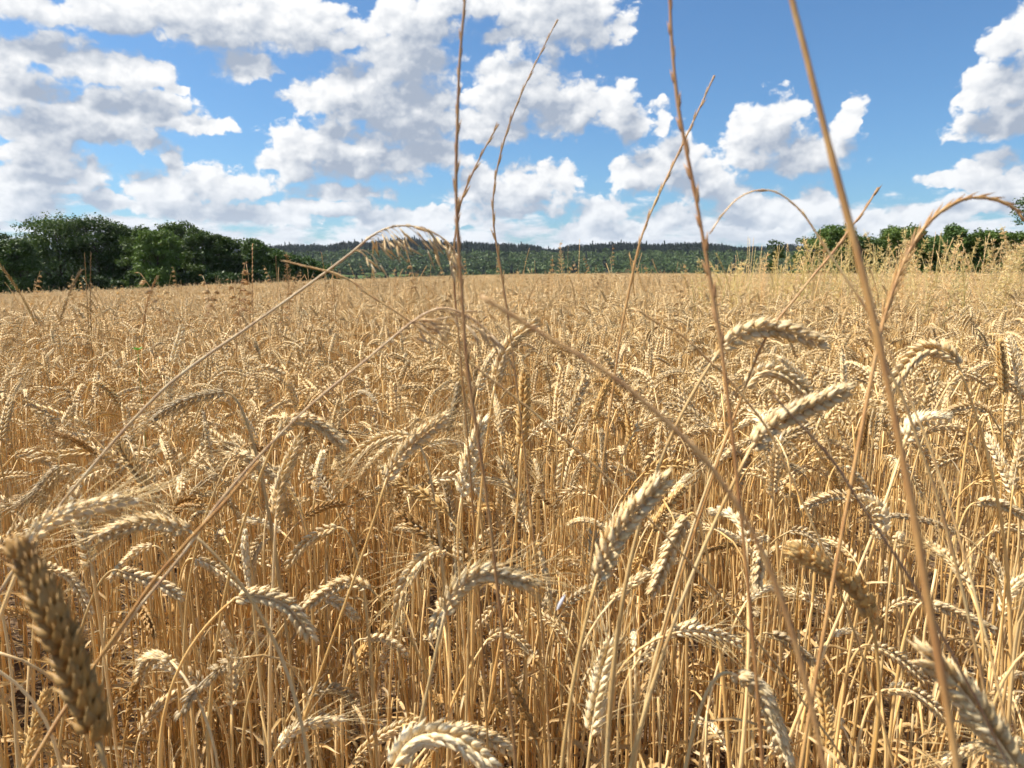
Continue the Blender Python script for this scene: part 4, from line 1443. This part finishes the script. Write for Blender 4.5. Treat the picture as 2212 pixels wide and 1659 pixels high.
TAN = (1.12, 1.05, 0.95)
REDD = (0.92, 0.78, 0.72)
STRAW = (1.15, 1.15, 1.05)
DUSK = (0.55, 0.50, 0.52)
RYE = dict(spacing=0.0115, length=0.0130, width=0.0026, ang=0.20)
hero_grass('rye_grass', 'tall straight grass spike running off the top edge left of the centre', [(1008, -60), (1004, 0), (993, 130), (988, 260), (985, 400), (990, 520), (998, 640), (1008, 780), (1030, 930), (1052, 1080), (1070, 1230)], 0.42, 0.0011, 0.0008, 0.62, (0.80, 0.66, 0.55), None, opts=RYE)
hero_grass('rye_grass', 'thin curved grass spike tapering up right against the white cloud', [(1204, 42), (1165, 120), (1125, 205), (1090, 300), (1068, 400), (1066, 480), (1078, 560), (1092, 650), (1108, 770)], 0.60, 0.0009, 0.00055, 0.70, (0.80, 0.70, 0.58), opts=dict(spacing=0.013, length=0.014, width=0.0022, ang=0.16))
hero_grass('rye_grass', 'short grass spike leaning right against the tall straight one', [(1077, 268), (1050, 315), (1018, 380), (995, 440), (983, 510), (980, 600), (990, 720)], 0.55, 0.0009, 0.0006, 0.42, (0.85, 0.72, 0.58), opts=RYE)
hero_grass('rye_grass', 'long grass spike off the top edge right of the centre, wavy and reddish', [(1443, -60), (1447, 0), (1452, 100), (1464, 220), (1482, 320), (1502, 420), (1520, 520), (1540, 640), (1560, 760), (1575, 880), (1590, 1010)], 0.36, 0.0011, 0.0008, 0.60, (0.88, 0.68, 0.56), opts=dict(spacing=0.0125, length=0.012, width=0.0030, ang=0.18))
hero_grass('rye_grass', 'grass spike leaning right that crosses the wavy reddish one', [(1543, 163), (1515, 225), (1480, 300), (1445, 375), (1412, 445), (1385, 515), (1365, 600), (1345, 700), (1330, 800)], 0.55, 0.0010, 0.00065, 0.58, (0.92, 0.80, 0.62), opts=dict(spacing=0.0105, length=0.0125, width=0.0023, ang=0.15))
hero_grass('bare_stalk', 'thick bare straw stalk rising off the top edge at the right', [(1700, -60), (1711, 0), (1738, 105), (1768, 225), (1800, 350), (1832, 470), (1868, 610), (1905, 770), (1942, 950), (1975, 1120), (2005, 1300), (2038, 1480), (2068, 1659), (2085, 1780)], 0.26, 0.0015, 0.0011, 0.0, (0.98, 0.82, 0.62), kind='none')
hero_grass('rye_grass', 'slender grass arching over to the left behind the thick stalk', [(1533, 505), (1560, 465), (1592, 430), (1630, 412), (1668, 412), (1705, 432), (1740, 468), (1775, 522), (1820, 590), (1868, 662), (1912, 740), (1965, 860), (2015, 985), (2060, 1120), (2100, 1260)], 0.46, 0.0009, 0.00045, 0.20, (1.6, 1.6, 1.5), opts=dict(spacing=0.011, length=0.010, width=0.0014, ang=0.10))
hero_grass('rye_grass', 'straight thin grass slanting up right behind the thick stalk', [(1897, 405), (1870, 450), (1838, 492), (1800, 545), (1760, 592), (1718, 645), (1672, 702), (1640, 760), (1605, 850)], 0.55, 0.0010, 0.0007, 0.30, (0.86, 0.70, 0.52), opts=RYE)
hero_grass('couch_grass', 'drooping grass with dense overlapping husks bowing to the right edge', [(2203, 462), (2180, 442), (2140, 428), (2090, 428), (2045, 448), (2008, 478), (1980, 515), (1955, 560), (1935, 610), (1918, 660), (1900, 730), (1880, 830)], 0.42, 0.0013, 0.0007, 0.62, (1.0, 0.82, 0.60), opts=dict(spacing=0.0038, length=0.0145, width=0.0023, ang=0.20))
hero_grass('brome_grass', 'brome with nodding husks bowed right across the sky edge, left of the tall spike', [(982, 540), (960, 517), (925, 497), (885, 488), (845, 490), (805, 508), (760, 545), (690, 598), (610, 655), (520, 718), (430, 780), (360, 835), (290, 905), (240, 960)], 0.52, 0.0014, 0.0006, 0.22, (1.4, 1.5, 1.65), kind='panicle', opts=dict(branch=0.021, per=3, droop=0.9, n=11, slen=0.013, swid=0.0021))
hero_grass('rye_grass', 'pale thin grass spike pointing left over the bowed brome stem', [(614, 564), (660, 575), (720, 590), (760, 608), (795, 635), (850, 670)], 0.50, 0.0009, 0.0006, 0.62, (1.25, 1.22, 1.10), opts=dict(spacing=0.0075, length=0.011, width=0.0018, ang=0.18))
hero_grass('brome_grass', 'brownish brome head bowed over in the wheat left of the centre', [(1082, 745), (1055, 718), (1025, 692), (985, 670), (945, 667), (905, 685), (850, 728), (790, 778), (735, 822), (660, 885), (560, 985), (470, 1090), (400, 1190), (310, 1300)], 0.46, 0.0012, 0.0006, 0.22, (1.2, 1.2, 1.25), kind='panicle', opts=dict(branch=0.026, per=2, droop=0.5, n=9, slen=0.014, swid=0.0022, fan=0.5))
hero_grass('rye_grass', 'blurred grass spike slanting down right across the middle of the wheat', [(1038, 640), (1085, 668), (1140, 702), (1210, 745), (1280, 785), (1345, 830), (1405, 880), (1460, 930), (1520, 990), (1575, 1065), (1620, 1140), (1665, 1235), (1700, 1330), (1735, 1450), (1765, 1580), (1790, 1700)], 0.23, 0.0010, 0.0008, 0.45, (0.95, 0.80, 0.62), opts=dict(spacing=0.0105, length=0.011, width=0.0021, ang=0.05))
hero_grass('bare_stalk', 'thin dark grey stem slanting down right through the right-hand ears', [(1672, 855), (1712, 900), (1760, 950), (1810, 1010), (1850, 1075), (1900, 1150), (1960, 1240), (2015, 1335)], 0.36, 0.0008, 0.0006, 0.0, (0.50, 0.44, 0.46), kind='none')
hero_grass('rye_grass', 'pale grass spike slanting down right above the arched ears', [(1375, 668), (1425, 700), (1470, 722), (1520, 768), (1570, 815), (1612, 865), (1660, 930), (1700, 1010)], 0.50, 0.0009, 0.0006, 0.40, (1.2, 1.15, 1.05), opts=RYE)
hero_grass('bare_stalk', 'bright straw stem rising right of the white tufted ear', [(1872, 700), (1900, 760), (1950, 860), (1985, 960), (2020, 1060), (2055, 1180), (2085, 1300)], 0.50, 0.0012, 0.0009, 0.0, (1.2, 1.12, 0.92), kind='none')
hero_grass('bare_stalk', 'long bare stem slanting up right through the lower left stems', [(560, 995), (490, 1080), (410, 1165), (340, 1245), (280, 1330), (230, 1400)], 0.40, 0.0011, 0.0009, 0.0, (0.98, 0.85, 0.68), kind='none')


# ---- grasses standing above the wheat farther out: a few kinds, then copies
def grass_kind(seed, kind):
    rng = np.random.default_rng(seed)
    H = 1.0
    k = 30
    lean = rng.normal() * 0.05
    bow = rng.uniform(0.1, 0.5) if kind != 'stiff' else rng.uniform(0.0, 0.12)
    s = np.linspace(0, 1, k)
    phi = lean + bow * s ** 3 * 1.4
    P = np.stack([np.cumsum(np.sin(phi)) / k, 0.006 * np.sin(s * 5 + seed), np.cumsum(np.cos(phi)) / k * H], -1)
    P -= P[0]
    ms, mh = MB(), MB()
    ms.add(*tube(P, np.linspace(0.0018, 0.0009, k), 4))
    if kind in ('stiff', 'spike'):
        spike_head(P[int(k * rng.uniform(0.66, 0.76)):], rng, 0.0075, 0.015, 0.0036, 0.36, mh, 4, 2)
    elif kind == 'couch':
        spike_head(P[int(k * 0.76):], rng, 0.0042, 0.018, 0.0042, 0.46, mh, 4, 2)
    elif kind == 'wispy':
        panicle(P[int(k * 0.66):], rng, ms, mh, 0.060, 8, 0.010, 0.0034, 0.25, 19)
    else:
        panicle(P[int(k * 0.82):], rng, ms, mh, 0.034, 7, 0.012, 0.0036, 0.5, 11, dirn=np.array([0.8, 0, 0.2]))
    return ms.mesh('stem', [MAT['grass']]), mh.mesh('seed_head', [MAT['seed']])


KINDS = {}
for q, kd in enumerate(['stiff', 'stiff', 'spike', 'spike', 'couch', 'couch', 'wispy', 'wispy', 'wispy', 'plume', 'plume', 'plume']):
    KINDS.setdefault(kd, []).append(grass_kind(300 + q, kd))


def stand_grass(name, label, group, px, ytop, dist, kind, tone, rng, bend=None):
    d0 = ray(px, 620)
    x, y = d0[0] / d0[1] * dist, dist
    gz = float(ground_z(x, y))
    top = at(px, ytop, dist / ray(px, ytop)[1])
    H = max(0.6, top[2] - gz)
    ms, mh = KINDS[kind][rng.integers(0, len(KINDS[kind]))]
    o = empty(name, (x, y, gz - 0.01))
    o.scale = (max(1.0, H * 0.9),) * 2 + (H,)
    o.rotation_euler = (rng.normal() * 0.05, rng.normal() * 0.05, bend if bend is not None else rng.uniform(0, 6.28))
    tag(o, label, 'grass', group)
    add_obj('stem', ms, o, color=(*tone, 1))
    tag(add_obj('seed_head', mh, o, color=(*tone, 1)), kind='stuff')
    return o


LOOK = {'wispy': 'feathery loose-headed', 'couch': 'dense-spiked', 'spike': 'thin-spiked leaning', 'stiff': 'stiff straight', 'plume': 'one-sided plumed'}


def standing_grasses():
    rng = np.random.default_rng(99)
    g = 'pale weed grass before the right-hand bushes'
    tones = [(1.75, 1.95, 1.95), (1.6, 1.85, 1.6), (1.75, 1.85, 1.85), (1.4, 1.6, 1.3)]
    for k in range(285):
        px = rng.uniform(1500, 2240) if k < 225 else rng.uniform(1590, 2240)
        yt = rng.normal(530, 24) if px > 1600 else rng.normal(564, 16)
        if rng.uniform() < 0.08:
            yt -= 40
        kd = str(rng.choice(['wispy', 'wispy', 'couch', 'spike', 'stiff']))
        lab = '%s grass standing above the wheat %s' % (LOOK[kd], 'left of the round right-hand bushes' if px < 1740 else 'before the bushes by the thick stalk' if px < 1980 else 'before the bushes near the right edge')
        stand_grass('weed_grass', lab, g, px, float(np.clip(yt, 470, 600)), rng.uniform(3.8, 7.5), kd, tones[rng.integers(0, 4)], rng)
    g = 'thin grass stems before the wooded hill'
    for k in range(130):
        px = rng.uniform(600, 1520)
        yt = rng.normal(572, 18)
        if rng.uniform() < 0.12:
            yt -= 45
        kd = str(rng.choice(['wispy', 'spike', 'stiff', 'couch', 'plume']))
        lab = '%s grass above the wheat before the wooded hill, %s' % (LOOK[kd], 'left of the tall straight spike' if px < 990 else 'right of the tall straight spike')
        stand_grass('dry_grass', lab, g, px, float(np.clip(yt, 500, 605)), rng.uniform(3.5, 9), kd, [(1.35, 1.35, 1.2), (1.0, 0.9, 0.75), (1.5, 1.5, 1.4)][rng.integers(0, 3)], rng)
    g = 'brown grasses before the dark left wood'
    for k in range(26):
        px = rng.uniform(5, 590)
        yt = rng.normal(598, 18)
        kd = str(rng.choice(['plume', 'spike', 'couch', 'plume']))
        lab = '%s low brown grass before the dark wood, %s' % (LOOK[kd], 'towards the left edge' if px < 290 else 'towards its right end')
        stand_grass('brown_grass', lab, g, px, float(np.clip(yt, 560, 630)), rng.uniform(3.5, 8), kd, [(1.5, 1.5, 1.3), (1.3, 1.25, 1.05), (1.7, 1.75, 1.6)][rng.integers(0, 3)], rng)
    g = 'grasses standing out before the left wood'
    for px, yt, kd, lab, tn, d in [
        (508, 466, 'spike', 'tallest grass at the left, its spike high over the wood against the cloud', (1.1, 0.95, 0.82), 2.4),
        (470, 535, 'plume', 'brown plumed grass before the wood, left of the two tallest plumes', (1.35, 1.35, 1.30), 2.4),
        (505, 530, 'plume', 'dark brown plumed grass under the tallest spike at the left', (0.95, 0.78, 0.64), 2.6),
        (525, 540, 'plume', 'whitish plumed grass just right of the dark brown plume', (1.3, 1.25, 1.15), 2.5),
        (478, 562, 'plume', 'shorter tawny plume between the brown plumed grasses', (1.35, 1.35, 1.30), 2.7),
        (452, 578, 'plume', 'tawny plume at the left foot of the plumed cluster', (1.35, 1.30, 1.25), 2.8),
        (540, 575, 'plume', 'small pale plume right of the plumed cluster', (1.2, 1.1, 0.95), 2.6),
        (565, 588, 'plume', 'low pale plume near the right end of the wood', (1.2, 1.1, 0.95), 3.0),
        (42, 525, 'couch', 'leaning grass with a two-tufted head near the left edge', (0.85, 0.78, 0.6), 3.0),
        (115, 528, 'couch', 'upright yellowish grass spike before the widest tree', (0.95, 0.9, 0.65), 3.0),
        (150, 522, 'stiff', 'thin dark grass stem right of the yellowish spike', (0.6, 0.55, 0.42), 3.2),
        (172, 520, 'stiff', 'thin dark grass stem before the tall dark tree', (0.6, 0.55, 0.42), 3.2),
        (240, 560, 'spike', 'bright grass spike leaning right in the left third', (1.1, 1.0, 0.75), 3.0),
        (320, 562, 'couch', 'single tan spike standing alone before the slim trees', (1.1, 0.9, 0.7), 3.0),
        (362, 580, 'plume', 'tan drooping head right of the single tan spike', (1.0, 0.85, 0.66), 3.0),
    ]:
        stand_grass('plumed_grass' if kd == 'plume' else 'spike_grass', lab, g, px, yt, d, kd, tn, rng)


standing_grasses()


def far_weeds():
    """the uncountable fringe of weed grass that roughens the far edge of the crop"""
    rng = np.random.default_rng(500)
    src = []
    for q in range(6):
        mb = MB()
        for e in range(5):
            g_ = rng.uniform(0.88, 1.12)
            ms, mh = KINDS[['wispy', 'couch', 'spike', 'plume'][int(rng.integers(0, 4))]][0]
            for me, slot in ((ms, 0), (mh, 1)):
                nv = len(me.vertices)
                V = np.empty(nv * 3, np.float32); me.vertices.foreach_get('co', V); V = V.reshape(-1, 3).astype(float)
                a = rng.uniform(0, 6.28)
                V = np.stack([V[:, 0] * math.cos(a) - V[:, 1] * math.sin(a), V[:, 0] * math.sin(a) + V[:, 1] * math.cos(a), V[:, 2]], -1) * g_
                V += np.array([rng.uniform(-.4, .4), rng.uniform(-.4, .4), 0]) if False else off if slot else (off := np.array([rng.uniform(-.4, .4), rng.uniform(-.4, .4), 0]))
                f3 = [tuple(p.vertices) for p in me.polygons if len(p.vertices) == 3]
                f4 = [tuple(p.vertices) for p in me.polygons if len(p.vertices) == 4]
                mb.add(V, np.array(f3).reshape(-1, 3), np.array(f4).reshape(-1, 4), slot)
        src.append(('weed_tuft', mb.mesh('weed_tuft', [MAT['grass'], MAT['seed']])))
    n = 2600
    r = np.sqrt(rng.uniform(8.0 ** 2, 60.0 ** 2, n)); a = rng.uniform(-R(43), R(43), n)
    x = r * np.sin(a); y = r * np.cos(a)
    keep = vnoise(x * 0.12 + 70, y * 0.12, 77) > 0.42
    x, y = x[keep], y[keep]
    m = len(x)
    rot = rng.normal(size=(m, 3)) * 0.04; rot[:, 2] = rng.uniform(0, 6.28, m)
    o = scatter('weed_grass_fringe', np.stack([x, y, ground_z(x, y)], -1), rot, rng.uniform(0.82, 1.06, m), rng.integers(0, 6, m), src)
    tag(o, 'thin fringe of dry weed grass growing through the far wheat', 'grass', None, 'stuff')


far_weeds()

# ------------------------------------------------------------------ small things
def green_sprig():
    rng = np.random.default_rng(3)
    p = at(297, 756, 1.7)
    o = empty('green_sprig', (p[0], p[1], float(ground_z(p[0], p[1]))))
    tag(o, 'tiny bright green leafy sprig among the golden ears at the left', 'weed')
    l = p - np.array(o.location)
    mb = MB()
    mb.add(*tube(bezier(np.array([0, 0, 0.0]), np.array([0, 0, l[2] * .4]), l * 0.8, l, 12), np.linspace(0.0012, 0.0007, 12), 5))
    add_obj('stem', mb.mesh('stem', [MAT['green']]), o)
    for k in range(5):
        mb = MB()
        a = k * 1.3
        out = np.array([math.cos(a), math.sin(a), 0.5])
        P = l + out * np.linspace(0, 0.014, 5)[:, None]
        v, _, f = ribbon(P, 0.008 * np.sin(np.linspace(0.3, 3.0, 5)), np.tile(np.cross([0, 0, 1.0], out), (5, 1)), 0.2)
        mb.add(v, None, f)
        add_obj('leaf', mb.mesh('leaf', [MAT['green']]), o)


green_sprig()


def drifting_husk():
    P = np.array([at(x, y, 0.42) for x, y in [(1203, 1318), (1208, 1308), (1214, 1297), (1221, 1284)]])  # pale airborne sliver shaped as a husk, attached to nothing
    c = P.mean(0)
    o = add_obj('drifting_husk', None) if False else None
    mb = MB()
    mb.add(*tube(spline(P - c, 10), 0.0010 * np.sin(np.linspace(0.3, 3.0, 10)), 6, 0.5))
    o = add_obj('drifting_husk', mb.mesh('drifting_husk', [MAT['white']]), mat4=Matrix.Translation(Vector(c.tolist())))
    tag(o, 'small white airborne fleck drifting by the bent middle ear', 'chaff')


drifting_husk()


# ------------------------------------------------------------------ summer haze
def build_haze():
    a, z0, z1 = 5400.0, -22.0, 125.0
    V = [(x, y, z) for z in (z0, z1) for y in (-a, a) for x in (-a, a)]
    F = [(0, 2, 3, 1), (4, 5, 7, 6), (0, 1, 5, 4), (2, 6, 7, 3), (0, 4, 6, 2), (1, 3, 7, 5)]
    m = bpy.data.materials.new('haze')
    m.use_nodes = True
    m.node_tree.nodes.clear()
    v = node(m.node_tree, 'ShaderNodeVolumePrincipled')
    v.inputs['Color'].default_value = (0.80, 0.88, 1.0, 1)
    v.inputs['Density'].default_value = 0.000052
    v.inputs['Anisotropy'].default_value = 0.3
    out = node(m.node_tree, 'ShaderNodeOutputMaterial')
    m.node_tree.links.new(v.outputs[0], out.inputs['Volume'])
    o = add_obj('haze', mesh_np('haze', V, [np.array(F)], [m], None, False))
    tag(o, 'thin pale summer haze over the far hill', 'haze', None, 'stuff')


build_haze()
